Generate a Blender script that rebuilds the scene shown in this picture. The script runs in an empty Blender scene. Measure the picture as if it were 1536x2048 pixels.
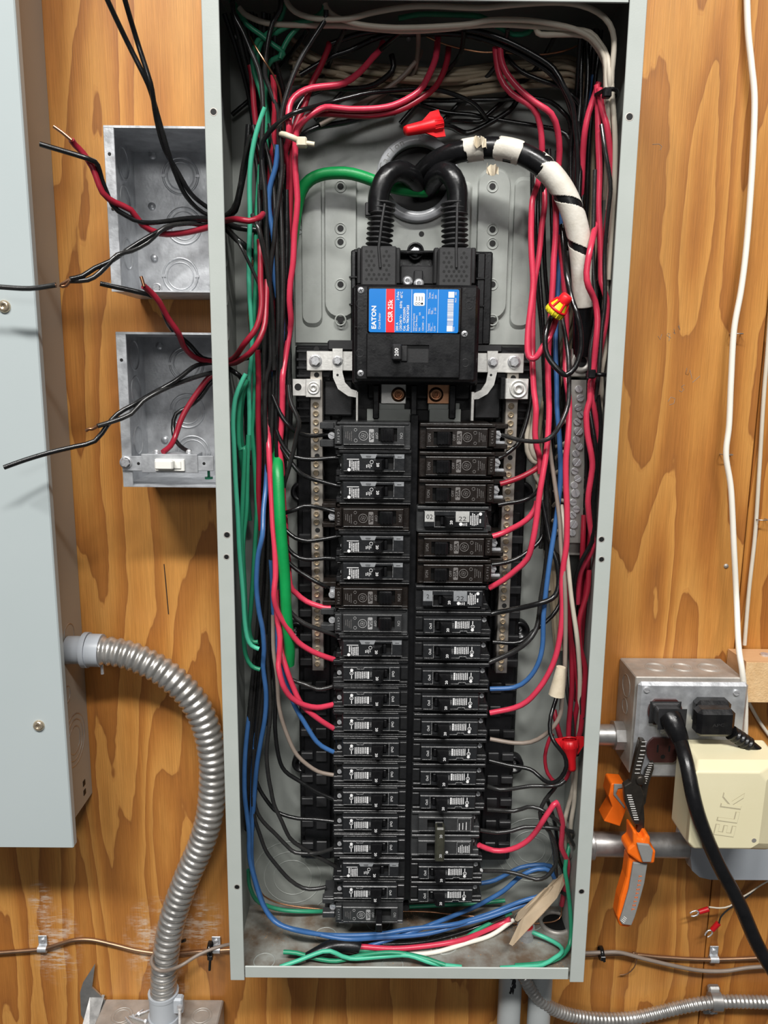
import bpy, math, random
from mathutils import Vector, Matrix, Euler
random.seed(7)
sc = bpy.context.scene
col = sc.collection

# ------------------------------------------------------------------ camera
CAM = Vector((-.0324, -.8004, .6133))
ROT = Euler((math.pi/2-.1821, -.00981, -.00351), 'XYZ')
F = 1540.0
cam = bpy.data.cameras.new('camera'); camo = bpy.data.objects.new('camera', cam); col.objects.link(camo)
camo.location = CAM; camo.rotation_euler = ROT
cam.sensor_fit = 'VERTICAL'; cam.sensor_height = 24.0; cam.lens = F*24.0/2048.0
cam.clip_start = .01; cam.clip_end = 50
sc.camera = camo
# ------------------------------------------------------------------ world, lights, exposure
w = bpy.data.worlds.new('room'); sc.world = w; w.use_nodes = True
bg = w.node_tree.nodes['Background']; bg.inputs[0].default_value = (.95, .98, 1, 1); bg.inputs[1].default_value = .07
def area(name, loc, target, sx, sy, power, color=(1, 1, 1)):
    l = bpy.data.lights.new(name, 'AREA'); l.shape = 'RECTANGLE'; l.size = sx; l.size_y = sy; l.energy = power; l.color = color
    o = bpy.data.objects.new(name, l); col.objects.link(o); o.location = loc
    o.rotation_euler = (Vector(target)-Vector(loc)).to_track_quat('-Z', 'Y').to_euler(); return o
area('ceiling_lamp', (-.95, -2.25, 3.05), (0, 0, .5), 1.2, .2, 98, (1, .98, .95))
area('ceiling_lamp', (.55, -2.45, 3.15), (0, 0, .5), 1.2, .2, 98, (1, .98, .95))
area('ceiling_lamp', (-.1, -2.6, 1.30), (0, 0, .45), .9, .4, 8.5, (1, .99, .97))
sc.view_settings.view_transform = 'Standard'; sc.view_settings.look = 'None'
sc.view_settings.gamma = 1; sc.view_settings.use_curve_mapping = False
sc.view_settings.exposure = 0.10

# ------------------------------------------------------------------ geometry helpers (millimetres; d = distance in front of the wall)
RM = ROT.to_matrix()
def P(x, y, d):
    r = RM @ Vector(((x-768)/F, -(y-1024)/F, -1.0)); t = (-d/1000-CAM.y)/r.y
    p = CAM+r*t; return Vector((p.x*1000, -d, p.z*1000))
class MB:
    def __init__(s): s.v = []; s.f = []; s.sm = []
    def add(s, vs, fs, smooth=False):
        n = len(s.v); s.v += [tuple(v) for v in vs]; s.f += [tuple(i+n for i in f) for f in fs]; s.sm += [smooth]*len(fs); return s
    def box(s, x0, x1, z0, z1, d0, d1, c=0):
        x0, x1 = min(x0, x1), max(x0, x1); z0, z1 = min(z0, z1), max(z0, z1); d0, d1 = min(d0, d1), max(d0, d1)
        y0, y1 = -d1, -d0
        if c <= 0:
            v = [(x, y, z) for x in (x0, x1) for y in (y0, y1) for z in (z0, z1)]
            return s.add(v, [(0, 1, 3, 2), (4, 6, 7, 5), (0, 4, 5, 1), (2, 3, 7, 6), (0, 2, 6, 4), (1, 5, 7, 3)])
        c = min(c, (x1-x0)/2.01, (y1-y0)/2.01, (z1-z0)/2.01); X = (x0, x1); Y = (y0, y1); Z = (z0, z1); v = []; idx = {}
        for i in (0, 1):
            for j in (0, 1):
                for k in (0, 1):
                    sx, sy, sz = (1, -1)[i]*c, (1, -1)[j]*c, (1, -1)[k]*c
                    for a in range(3):
                        p = [X[i]+sx, Y[j]+sy, Z[k]+sz]; p[a] = (X[i], Y[j], Z[k])[a]
                        idx[(i, j, k, a)] = len(v); v.append(p)
        f = []
        for a in range(3):
            b, e = (a+1) % 3, (a+2) % 3
            for q in (0, 1):
                lp = []
                for (m, n_) in ((0, 0), (1, 0), (1, 1), (0, 1)):
                    t = [0, 0, 0]; t[a] = q; t[b] = m; t[e] = n_; lp.append(idx[(t[0], t[1], t[2], a)])
                f.append(lp if q else lp[::-1])
            for m in (0, 1):
                for n_ in (0, 1):
                    t0 = [0, 0, 0]; t0[b] = m; t0[e] = n_; t1 = list(t0); t1[a] = 1
                    lp = [idx[(*t0, b)], idx[(*t1, b)], idx[(*t1, e)], idx[(*t0, e)]]
                    f.append(lp if (m+n_) % 2 == 0 else lp[::-1])
        for i in (0, 1):
            for j in (0, 1):
                for k in (0, 1):
                    lp = [idx[(i, j, k, a)] for a in range(3)]; f.append(lp if (i+j+k) % 2 else lp[::-1])
        return s.add(v, f)
    def pbox(s, x0, y0, x1, y1, d0, d1, c=0):
        a = P(x0, y0, d1); b = P(x1, y1, d1); return s.box(a.x, b.x, a.z, b.z, d0, d1, c)
    def frame(s, p0, p1):
        a = (Vector(p1)-Vector(p0)); L = a.length; a.normalize(); u = a.orthogonal().normalized(); return a, u, a.cross(u), L
    def cyl(s, p0, p1, r0, r1=None, n=14, smooth=True, caps=True):
        r1 = r0 if r1 is None else r1
        a, u, w_, L = s.frame(p0, p1); v = []
        for p, r in ((Vector(p0), r0), (Vector(p1), r1)):
            for i in range(n):
                t = 2*math.pi*i/n; v.append(p+u*(r*math.cos(t))+w_*(r*math.sin(t)))
        s.add(v, [(i, (i+1) % n, n+(i+1) % n, n+i) for i in range(n)], smooth)
        if caps:
            s.add(v[:n], [tuple(range(n))[::-1]]); s.add(v[n:], [tuple(range(n))])
        return s
    def lathe(s, p0, axis, prof, n=20, smooth=True):
        a = Vector(axis).normalized(); u = a.orthogonal().normalized(); w_ = a.cross(u); p0 = Vector(p0); v = []
        for (r, h) in prof:
            for i in range(n):
                t = 2*math.pi*i/n; v.append(p0+a*h+u*(r*math.cos(t))+w_*(r*math.sin(t)))
        m = len(prof)
        return s.add(v, [(k*n+i, k*n+(i+1) % n, (k+1)*n+(i+1) % n, (k+1)*n+i) for k in range(m-1) for i in range(n)], smooth)
    def prism(s, poly, d0, d1, c=0):
        n = len(poly); v = [(x, -d0, z) for x, z in poly]+[(x, -d1, z) for x, z in poly]
        f = [tuple(range(n)), tuple(range(n, 2*n))[::-1]]+[(i, n+i, n+(i+1) % n, (i+1) % n) for i in range(n)]
        return s.add(v, f)
    def plate_hole(s, x0, x1, z0, z1, hx0, hx1, hz0, hz1, d0, d1, c=.5):
        # plate with a rectangular opening: bevelled rim, walls inside the opening
        o0 = [(x0, z0), (x1, z0), (x1, z1), (x0, z1)]; o1 = [(x0+c, z0+c), (x1-c, z0+c), (x1-c, z1-c), (x0+c, z1-c)]; h = [(hx0, hz0), (hx1, hz0), (hx1, hz1), (hx0, hz1)]
        v = [(x, -d0, z) for x, z in o0]+[(x, -(d1-c), z) for x, z in o0]+[(x, -d1, z) for x, z in o1]+[(x, -d1, z) for x, z in h]+[(x, -d0, z) for x, z in h]
        return s.add(v, [(r*4+i, r*4+(i+1) % 4, r*4+4+(i+1) % 4, r*4+4+i) for r in range(4) for i in range(4)])
    def pprism(s, pts, d0, d1):
        return s.prism([(P(x, y, d1).x, P(x, y, d1).z) for x, y in pts], d0, d1)
    def tube(s, pts, r, n=8, rf=None, caps=True, fn=None):
        pts = [Vector(p) for p in pts]; m = len(pts); v = []; T0 = None; u = None; L = 0; acc = []
        for i in range(m):
            t = (pts[min(i+1, m-1)]-pts[max(i-1, 0)])
            t = t.normalized() if t.length > 1e-9 else Vector((0, 0, 1))
            if u is None:
                u = t.cross(Vector((0, 1, 0)));  u = t.orthogonal() if u.length < .2 else u
            u = (u-t*u.dot(t)); u = t.orthogonal() if u.length < 1e-6 else u; u.normalize(); w_ = t.cross(u)
            if i: L += (pts[i]-pts[i-1]).length
            acc.append(L); rr = rf(L) if rf else r
            for k in range(n):
                a = 2*math.pi*k/n; v.append(pts[i]+u*(rr*math.cos(a))+w_*(rr*math.sin(a)))
        f = [(i*n+k, i*n+(k+1) % n, (i+1)*n+(k+1) % n, (i+1)*n+k) for i in range(m-1) for k in range(n) if fn is None or fn(acc[i]/L, (k+.5)/n, acc[i])]
        s.add(v, f, True)
        if caps and fn is None:
            s.add(v[:n], [tuple(range(n))[::-1]]); s.add(v[-n:], [tuple(range(n))])
        return s
    def ring(s, c, axis, r, wd=1.2, h=.5, n=28):
        return s.lathe(c, axis, [(r-wd/2, 0), (r-wd/4, h), (r+wd/4, h), (r+wd/2, 0)], n)
    def disc(s, c, axis, r, h=.15, n=18):
        c = Vector(c); return s.cyl(c, c+Vector(axis).normalized()*h, r, n=n, smooth=False)
    def build(s, name, mat, parent=None, **kw):
        me = bpy.data.meshes.new(name)
        off = Vector((0, 0, 0)) if parent is None else Vector(parent.get('_w', (0, 0, 0)))
        if parent is None and kw.get('loc'): off = Vector(kw['loc'])
        me.from_pydata([(x/1000-off.x, y/1000-off.y, z/1000-off.z) for x, y, z in s.v], [], s.f)
        me.polygons.foreach_set('use_smooth', s.sm); me.materials.append(mat); me.validate(); me.update()
        o = bpy.data.objects.new(name, me); col.objects.link(o)
        if parent is not None:
            o.parent = parent; o['_w'] = tuple(off)
        elif kw.get('loc'):
            o.location = off
        return o
def tag(o, label, cat, group=None, kind=None):
    o['label'] = label; o['category'] = cat
    if group: o['group'] = group
    if kind: o['kind'] = kind
    return o
def thing(name, label, cat, loc=(0, 0, 0), group=None):
    o = bpy.data.objects.new(name, None); col.objects.link(o); o.empty_display_size = .01
    o.location = Vector(loc)/1000; o['_w'] = tuple(o.location); return tag(o, label, cat, group)
def copy_tree(o, parent=None):
    c = o.copy(); col.objects.link(c); c.parent = parent
    for ch in list(o.children): copy_tree(ch, c)
    return c
def inst(src, name, parent, loc, rot=(0, 0, 0)):       # a part that shares mesh data with src (mesh built round its own origin)
    o = bpy.data.objects.new(name, src); col.objects.link(o); o.parent = parent
    o.location = Vector(loc)/1000-Vector(parent.get('_w', (0, 0, 0))) if parent else Vector(loc)/1000
    o.rotation_euler = rot; return o
def mesh_of(mb, name, mats):
    me = bpy.data.meshes.new(name); me.from_pydata([(x/1000, y/1000, z/1000) for x, y, z in mb.v], [], mb.f)
    me.polygons.foreach_set('use_smooth', mb.sm)
    for m in (mats if isinstance(mats, list) else [mats]): me.materials.append(m)
    me.update(); return me
def spline(pts, step=5.0):
    pts = [Vector(p) for p in pts]
    if len(pts) < 3: return pts
    out = []; q = [pts[0]*2-pts[1]]+pts+[pts[-1]*2-pts[-2]]
    for i in range(1, len(q)-2):
        p0, p1, p2, p3 = q[i-1:i+3]; n = max(2, int((p2-p1).length/step))
        for k in range(n):
            t = k/n
            out.append(.5*((2*p1)+(p2-p0)*t+(2*p0-5*p1+4*p2-p3)*t*t+(3*p1-p0-3*p2+p3)*t**3))
    out.append(pts[-1]); return out
def parse(s, d0):
    L = []
    for tk in s.split():
        q = tk.replace('@', ',').split(','); L.append([float(q[0]), float(q[1]), float(q[2]) if len(q) > 2 else None])
    if L[0][2] is None: L[0][2] = d0
    if L[-1][2] is None:
        last = [q[2] for q in L if q[2] is not None][-1]; L[-1][2] = last
    i = 0
    while i < len(L)-1:
        j = i+1
        while L[j][2] is None: j += 1
        for k in range(i+1, j): L[k][2] = L[i][2]+(L[j][2]-L[i][2])*(k-i)/(j-i)
        i = j
    return [P(*q) for q in L]

# text as flat raised print: lies in the xz plane, cached per string
_tc = {}
def text_mb(mb, s, x, z, d, size, rot=0, align='CENTER', bold=0, sx=1.0, spacing=1.0):
    """size = cap height (mm), rot in degrees counter-clockwise seen from the front"""
    key = (s, bold, align, spacing)
    if key not in _tc:
        cu = bpy.data.curves.new('t', 'FONT'); cu.body = s; cu.size = 1; cu.align_x = align; cu.align_y = 'CENTER'
        cu.offset = bold; cu.resolution_u = 2; cu.space_character = spacing
        o = bpy.data.objects.new('t', cu); col.objects.link(o); bpy.context.view_layer.update()
        me = o.to_mesh(); _tc[key] = ([tuple(v.co) for v in me.vertices], [tuple(p.vertices) for p in me.polygons])
        o.to_mesh_clear(); bpy.data.objects.remove(o); bpy.data.curves.remove(cu)
    vs, fs = _tc[key]; k = size/.70; a = math.radians(rot); c_, s_ = math.cos(a), math.sin(a)
    vv = [(x+(vx*k*sx*c_-vy*k*s_), -d, z+(vx*k*sx*s_+vy*k*c_)) for vx, vy, _ in vs]
    mb.add(vv, fs); return mb

# ------------------------------------------------------------------ materials
def nodes(m):
    m.use_nodes = True; nt = m.node_tree; return nt, nt.nodes['Principled BSDF']
def mat(name, c, rough=.5, metal=0, c2=None, scale=40, amt=.5, bump=0, bscale=300, rvar=0, spec=.42, coat=0, stretch=(1, 1, 1), sub=0):
    m = bpy.data.materials.new(name); nt, b = nodes(m)
    b.inputs['Base Color'].default_value = (*c, 1); b.inputs['Roughness'].default_value = rough; b.inputs['Metallic'].default_value = metal
    b.inputs['Specular IOR Level'].default_value = spec; b.inputs['Coat Weight'].default_value = coat
    N = nt.nodes; Lk = nt.links
    tc = N.new('ShaderNodeTexCoord'); mp = N.new('ShaderNodeMapping'); mp.inputs['Scale'].default_value = stretch
    Lk.new(tc.outputs['Object'], mp.inputs[0])
    if c2 is not None:
        n = N.new('ShaderNodeTexNoise'); n.inputs['Scale'].default_value = scale; n.inputs['Detail'].default_value = 6; n.inputs['Roughness'].default_value = .6
        Lk.new(mp.outputs[0], n.inputs['Vector'])
        r = N.new('ShaderNodeValToRGB'); r.color_ramp.elements[0].position = .5-amt/2; r.color_ramp.elements[1].position = .5+amt/2
        r.color_ramp.elements[0].color = (*c, 1); r.color_ramp.elements[1].color = (*c2, 1)
        Lk.new(n.outputs[0], r.inputs[0]); Lk.new(r.outputs[0], b.inputs['Base Color'])
    if rvar:
        n2 = N.new('ShaderNodeTexNoise'); n2.inputs['Scale'].default_value = scale*1.7; n2.inputs['Detail'].default_value = 5
        Lk.new(mp.outputs[0], n2.inputs['Vector'])
        mr = N.new('ShaderNodeMapRange'); mr.inputs['From Min'].default_value = .3; mr.inputs['From Max'].default_value = .7
        mr.inputs['To Min'].default_value = max(.03, rough-rvar); mr.inputs['To Max'].default_value = min(1, rough+rvar)
        Lk.new(n2.outputs[0], mr.inputs[0]); Lk.new(mr.outputs[0], b.inputs['Roughness'])
    if bump:
        n3 = N.new('ShaderNodeTexNoise'); n3.inputs['Scale'].default_value = bscale; n3.inputs['Detail'].default_value = 4
        Lk.new(mp.outputs[0], n3.inputs['Vector'])
        bp = N.new('ShaderNodeBump'); bp.inputs['Strength'].default_value = bump; bp.inputs['Distance'].default_value = .001
        Lk.new(n3.outputs[0], bp.inputs['Height']); Lk.new(bp.outputs[0], b.inputs['Normal'])
    return m
M = {}
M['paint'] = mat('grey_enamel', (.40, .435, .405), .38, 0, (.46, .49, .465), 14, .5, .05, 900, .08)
M['paint_in'] = mat('grey_enamel_inner', (.225, .24, .22), .42, 0, (.30, .315, .295), 9, .35, .06, 500, .1)  # darker grey than the enamel of the front flanges
M['cover'] = mat('blue_grey_enamel', (.42, .475, .48), .34, 0, (.45, .50, .505), 6, .5, .02, 900, .05)
M['cover_side'] = mat('grey_brown_enamel', (.34, .31, .26), .45, 0, (.38, .345, .29), 6, .5)
M['floor_paint'] = mat('grey_enamel_with_rusty_dust', (.27, .275, .25), .5, 0, (.13, .09, .06), 22, .22, .1, 500, .1)
M['plate'] = mat('plate_enamel', (.27, .285, .265), .3, 0, (.38, .40, .375), 16, .4, .05, 300, .1)
M['galv'] = mat('galvanised_steel', (.66, .68, .70), .42, .65, (.44, .45, .47), 60, .35, .12, 400, .12)
M['galv_dull'] = mat('dusty_galvanised_steel', (.36, .34, .31), .55, .6, (.52, .49, .45), 45, .4, .1, 300, .1)
M['zinc'] = mat('zinc_screw', (.78, .79, .80), .28, .6, (.5, .5, .52), 400, .4)
M['brass'] = mat('brassy_screw', (.80, .68, .50), .22, .75, (.40, .31, .22), 700, .4)
M['alu'] = mat('aluminium_bar', (.80, .79, .75), .40, .6, (.62, .61, .58), 120, .4, .1, 500, .08)
M['bar'] = mat('neutral_bar', (.52, .48, .43), .45, .9, (.40, .37, .33), 200, .5)
M['barg'] = mat('ground_bar', (.36, .35, .32), .5, .8, (.45, .43, .40), 200, .5)
M['flex'] = mat('flexible_steel', (.70, .68, .65), .32, .8, (.40, .385, .36), 50, .5, .05, 500, .1)
M['emt'] = mat('conduit_steel', (.56, .55, .53), .38, .8, (.35, .34, .33), 60, .5, .05, 300, .1)
M['copper'] = mat('bare_copper', (.72, .38, .22), .3, 1, (.45, .22, .12), 80, .5)
M['coppertube'] = mat('tarnished_copper', (.45, .27, .16), .4, .9, (.28, .17, .11), 60, .5)
M['blk'] = mat('black_plastic', (.0045, .0045, .005), .30, 0, (.009, .009, .010), 60, .5, .08, 500, .1)
M['blk_dark'] = mat('black_recess', (.004, .004, .004), .6)
M['blk_matt'] = mat('matt_black_plastic', (.013, .013, .014), .45, 0, (.024, .024, .025), 80, .5, .08, 600)
M['boot'] = mat('boot_rubber', (.022, .022, .023), .5, 0, (.034, .034, .035), 80, .5, .08, 600)
M['brk'] = mat('breaker_black', (.008, .0085, .009), .34, 0, (.016, .016, .017), 120, .5, .15, 700, .1)
M['brk_edge'] = mat('breaker_face', (.011, .012, .013), .33, 0, (.021, .022, .024), 150, .5, .12, 700, .1)
M['brk_brown'] = mat('breaker_brown_black', (.007, .005, .004), .38, 0, (.014, .010, .008), 120, .5, .15, 700, .1)
M['brk_grey'] = mat('breaker_charcoal', (.026, .027, .028), .36, 0, (.042, .043, .044), 140, .5, .15, 700, .1)
M['grey_clear'] = mat('smoky_window', (.20, .21, .22), .3, 0, (.30, .31, .32), 200, .5)
M['silver_sticker'] = mat('silver_patch', (.50, .50, .48), .35, .3, (.70, .70, .68), 200, .5)
M['white'] = mat('white_print', (.80, .80, .80), .5)
M['dimprint'] = mat('dim_relief', (.16, .15, .145), .5)
M['greyprint'] = mat('grey_print', (.34, .34, .34), .5)
M['edge'] = mat('worn_edge', (.55, .55, .55), .4, 0, (.08, .08, .08), 900, .4)
M['blue_label'] = mat('blue_label', (.0, .17, .55), .3, 0, (.003, .19, .60), 10, .5)
M['red_label'] = mat('red_label', (.75, .02, .03), .3)
M['olive'] = mat('olive_black_plastic', (.035, .035, .025), .38, 0, (.055, .055, .04), 200, .5, .1, 700)
M['w_K'] = mat('black_insulation', (.005, .005, .0055), .24, 0, (.010, .010, .010), 90, .5, .04, 900, .08, spec=.6)
M['w_k'] = mat('dark_grey_insulation', (.016, .016, .016), .26, 0, (.026, .025, .024), 90, .5, 0, 900, .08, spec=.6)
M['w_R'] = mat('red_insulation', (.66, .05, .10), .28, 0, (.54, .035, .07), 40, .5, .03, 900, .06)
M['w_r'] = mat('dark_red_insulation', (.34, .015, .035), .36, 0, (.26, .012, .025), 40, .5, .03, 900, .08)
M['w_G'] = mat('green_insulation', (.02, .22, .11), .35, 0, (.03, .29, .16), 50, .5)
M['w_g'] = mat('light_green_insulation', (.06, .42, .26), .35, 0, (.08, .48, .31), 50, .5)
M['w_E'] = mat('bright_green_insulation', (.004, .24, .055), .38, 0, (.006, .30, .075), 50, .5, .15, 900)
M['w_B'] = mat('blue_insulation', (.03, .10, .26), .32, 0, (.05, .14, .34), 50, .5)
M['w_W'] = mat('cream_insulation', (.56, .50, .40), .4, 0, (.66, .60, .50), 40, .5)
M['w_w'] = mat('white_insulation', (.80, .76, .66), .4, 0, (.86, .82, .74), 40, .5)
M['w_D'] = mat('shaded_cream_insulation', (.36, .29, .20), .42, 0, (.46, .38, .27), 40, .5)  # cream wires again, shade of the deep bundles mixed into the colour
M['w_N'] = mat('taupe_insulation', (.20, .16, .13), .38, 0, (.27, .22, .185), 50, .5)
M['w_C'] = M['copper']
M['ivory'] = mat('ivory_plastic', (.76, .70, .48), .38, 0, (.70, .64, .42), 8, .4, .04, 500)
M['ivory_shade'] = mat('ivory_plastic_shade', (.50, .45, .31), .42, 0, (.44, .39, .26), 8, .4)  # ivory darkened to paint the relief shade round the letters
M['white_plastic'] = mat('white_plastic', (.80, .79, .74), .3)
M['orange'] = mat('orange_rubber', (.90, .17, .01), .5, 0, (.80, .13, .005), 60, .5, .05, 500)
M['greyrub'] = mat('grey_rubber', (.20, .20, .195), .6, 0, (.25, .25, .24), 60, .5, .05, 500)
M['steel_blk'] = mat('blackened_steel', (.05, .045, .04), .35, .8, (.10, .085, .07), 90, .5, .1, 500)
M['redcap'] = mat('red_connector', (.82, .012, .02), .4, 0, (.74, .01, .015), 50, .5, .06, 900)
M['redcap_d'] = mat('deep_red_connector', (.52, .008, .014), .35, 0, (.46, .008, .012), 50, .5)
M['yellow'] = mat('yellow_connector', (.85, .72, .03), .4)
M['pvc'] = mat('grey_pvc', (.34, .36, .36), .4, 0, (.39, .41, .41), 20, .5)
M['bushing'] = mat('grey_bushing', (.36, .37, .39), .25, 0, (.45, .46, .48), 30, .5)
M['tape'] = mat('white_tape', (.74, .71, .64), .5, 0, (.60, .56, .48), 60, .3, .2, 400)
M['masking'] = mat('masking_tape', (.66, .58, .44), .6, 0, (.55, .47, .34), 90, .4, .2, 500)
M['ziptie'] = mat('yellowed_nylon', (.62, .56, .40), .35, 0, (.72, .66, .52), 80, .5)
M['card'] = mat('cardboard', (.34, .26, .17), .8, 0, (.42, .33, .23), 50, .5, .1, 300)
M['pine'] = mat('pine_block', (.62, .38, .20), .6, 0, (.50, .28, .13), 30, .4, .1, 500, stretch=(.2, 1, 2))
M['pine_end'] = mat('pine_end_grain', (.72, .50, .27), .75, 0, (.60, .38, .18), 120, .4, .6, 500)
M['dirt'] = mat('sawdust', (.22, .11, .05), .9, 0, (.40, .24, .12), 400, .5)
M['brown_recpt'] = mat('brown_receptacle', (.04, .014, .012), .28, 0, (.06, .02, .018), 50, .5)
M['cond'] = mat('cast_grey_cover', (.36, .385, .42), .35, 0, (.40, .43, .46), 30, .5)

def plywood(name, seed, dark):
    m = bpy.data.materials.new(name); nt, b = nodes(m); N = nt.nodes; L = nt.links
    tc = N.new('ShaderNodeTexCoord')
    def noise(sx, sz, scale=1, det=2, off=0, rough=.5):
        mp = N.new('ShaderNodeMapping'); mp.inputs['Scale'].default_value = (sx, 1, sz); mp.inputs['Location'].default_value = (off+seed, off*.7, seed*2)
        L.new(tc.outputs['Object'], mp.inputs[0]); n = N.new('ShaderNodeTexNoise'); n.inputs['Scale'].default_value = scale
        n.inputs['Detail'].default_value = det; n.inputs['Roughness'].default_value = rough; L.new(mp.outputs[0], n.inputs['Vector']); return n.outputs[0]
    def math_(op, a, bv=None, c=None):
        n = N.new('ShaderNodeMath'); n.operation = op
        for i, q in enumerate((a, bv, c)):
            if q is None: continue
            if isinstance(q, (int, float)): n.inputs[i].default_value = q
            else: L.new(q, n.inputs[i])
        return n.outputs[0]
    def mixc(fac, a, bb, mode='MIX'):
        n = N.new('ShaderNodeMix'); n.data_type = 'RGBA'; n.blend_type = mode
        for sk, q in ((n.inputs[0], fac), (n.inputs[6], a), (n.inputs[7], bb)):
            if isinstance(q, (int, float)): sk.default_value = q
            elif isinstance(q, tuple): sk.default_value = (*q, 1)
            else: L.new(q, sk)
        return n.outputs[2]
    big = noise(13, 1.9, 1, 1.2, 3.1); mid = noise(60, 9, 1, 2, 7.7); fine = noise(900, 14, 1, 3, 1.3, .7); fine2 = noise(2600, 90, 1, 2, 9, .7)
    ripple = noise(45, 30, 1, 2, 14)
    fld = math_('ADD', math_('MULTIPLY', big, 9.5), math_('ADD', math_('MULTIPLY', mid, .55), math_('MULTIPLY', ripple, .25)))
    fr = math_('FRACT', fld)
    r = N.new('ShaderNodeValToRGB'); cr = r.color_ramp; cr.elements[0].position = 0; cr.elements[1].position = 1
    cr.elements[0].color = (.56, .265, .065, 1); cr.elements[1].color = (.52, .23, .055, 1)
    for p, c in ((.35, (.48, .205, .045)), (.62, (.37, .135, .026)), (.90, (.29, .095, .018)), (.955, (.23, .072, .016)), (.975, (.53, .245, .06))):
        e = cr.elements.new(p); e.color = (*c, 1)
    L.new(fr, r.inputs[0])
    patch = noise(5, 3, 1, 2, 22)
    base = mixc(math_('MULTIPLY', patch, .55), r.outputs[0], (.50, .235, .06))
    g = N.new('ShaderNodeMapRange'); g.inputs['From Min'].default_value = .3; g.inputs['From Max'].default_value = .7; g.inputs['To Min'].default_value = .80; g.inputs['To Max'].default_value = 1.12
    L.new(fine, g.inputs[0])
    g2 = N.new('ShaderNodeMapRange'); g2.inputs['From Min'].default_value = .3; g2.inputs['From Max'].default_value = .7; g2.inputs['To Min'].default_value = .93; g2.inputs['To Max'].default_value = 1.05
    L.new(fine2, g2.inputs[0])
    gg = math_('MULTIPLY', g.outputs[0], g2.outputs[0]); cmb = N.new('ShaderNodeCombineColor')
    for i in range(3): L.new(gg, cmb.inputs[i])
    base = mixc(1.0, base, cmb.outputs[0], 'MULTIPLY')
    tint = mixc(1.0, base, dark, 'MULTIPLY')
    # chalky scuffs at their own places on the board
    sep = N.new('ShaderNodeSeparateXYZ'); L.new(tc.outputs['Object'], sep.inputs[0]); tot = None
    for (px, py, rad) in ((112, 1890, .034), (310, 1890, .040), (400, 1850, .030), (330, 1960, .030), (80, 1800, .016)):
        q = P(px, py, 0)/1000
        dx = math_('SUBTRACT', sep.outputs[0], q.x); dz = math_('MULTIPLY', math_('SUBTRACT', sep.outputs[2], q.z), .6)
        dist = math_('SQRT', math_('ADD', math_('MULTIPLY', dx, dx), math_('MULTIPLY', dz, dz)))
        mk = math_('MAXIMUM', math_('SUBTRACT', 1, math_('DIVIDE', dist, rad)), 0)
        tot = mk if tot is None else math_('MAXIMUM', tot, mk)
    sn = noise(70, 420, 1, 4, 5, .75); sn2 = noise(60, 60, 1, 3, 17)
    sf = math_('MULTIPLY', math_('MULTIPLY', math_('MAXIMUM', math_('SUBTRACT', sn, .44), 0), 5.0), math_('MULTIPLY', math_('MAXIMUM', math_('SUBTRACT', sn2, .4), 0), 6))
    sf = math_('MINIMUM', math_('MULTIPLY', sf, math_('MULTIPLY', tot, 1.6)), .65)
    out = mixc(sf, tint, (.62, .52, .42))
    L.new(out, b.inputs['Base Color']); b.inputs['Roughness'].default_value = .42; b.inputs['Specular IOR Level'].default_value = .4
    bp = N.new('ShaderNodeBump'); bp.inputs['Strength'].default_value = .25; bp.inputs['Distance'].default_value = .0006
    L.new(fine, bp.inputs['Height']); L.new(bp.outputs[0], b.inputs['Normal'])
    return m

# ------------------------------------------------------------------ the setting: plywood wall
MB().box(-1500, 1500, -900, 2300, -40, -20).build('wall_back', M['card'])['kind'] = 'structure'
wb = bpy.data.objects['wall_back']
MB().box(-861, 357.2, -900, 1600, -19.9, -1, .8).build('plywood_sheet', plywood('plywood_left', 0, (1, 1, 1)), wb)
MB().box(358.6, 1500, -900, 1600, -19.9, -1.4, .8).build('plywood_sheet', plywood('plywood_right', 5.3, (.92, .86, .78)), wb)
ply = [o for o in wb.children][0]
m = MB()
for st in (((1342, 676), (1338, 674), (1334, 671), (1336, 666), (1340, 668), (1338, 682)), ((1348, 658), (1350, 668), (1347, 664)), ((1356, 652), (1360, 660), (1358, 650)), ((1316, 672), (1320, 679), (1324, 668)),
           ((1339, 810), (1348, 807), (1350, 797), (1342, 794), (1336, 803)), ((1358, 781), (1363, 784), (1368, 779), (1363, 773), (1369, 770)), ((1374, 736), (1371, 748), (1376, 750), (1380, 740), (1384, 758)), ((1385, 765), (1392, 759), (1400, 752)),
           ((1305, 289), (1318, 288), (1324, 293), (1320, 300))):
    m.tube([P(x, y, -.9) for x, y in st], .22, 4)
o = m.build('pencil_mark', M['greyrub'], ply); o['kind'] = 'stuff'
MB().tube([P(328, 1128, -.8), P(331, 1160, -.6), P(337, 1228, -.6)], .5, 5).build('crack', M['blk_matt'], ply)
Y = (0, -1, 0)
def W3(x, z, d): return (x, -d, z)
# shared small hardware meshes (built round their own origin, axis towards the room)
def slotted(r, h=1.6, n=16, w=.32, deep=.7, ang=0.6):
    m = MB(); m.lathe((0, 0, 0), Y, [(r*1.0, 0), (r, h*.45)], n); m.disc((0, -h*.45, 0), Y, r, .01, n)
    for s in (1, -1):
        pts = []
        a0 = math.asin(min(.9, w/2*1.0))
        for k in range(9):
            a = a0+(math.pi-2*a0)*k/8; pts.append((math.cos(a)*r*.96, s*math.sin(a)*r*.96))
        c_, s_ = math.cos(ang), math.sin(ang)
        q = [(x*c_-z*s_, x*s_+z*c_) for x, z in pts]
        m.prism(q, h*.45, h)
    return m
def phillips(r, h=1.4, n=16):
    m = MB(); m.lathe((0, 0, 0), Y, [(r, 0), (r*.97, h*.5), (r*.75, h*.85), (r*.3, h)], n); m.disc((0, -h, 0), Y, r*.3, .02, 10)
    return m
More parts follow.
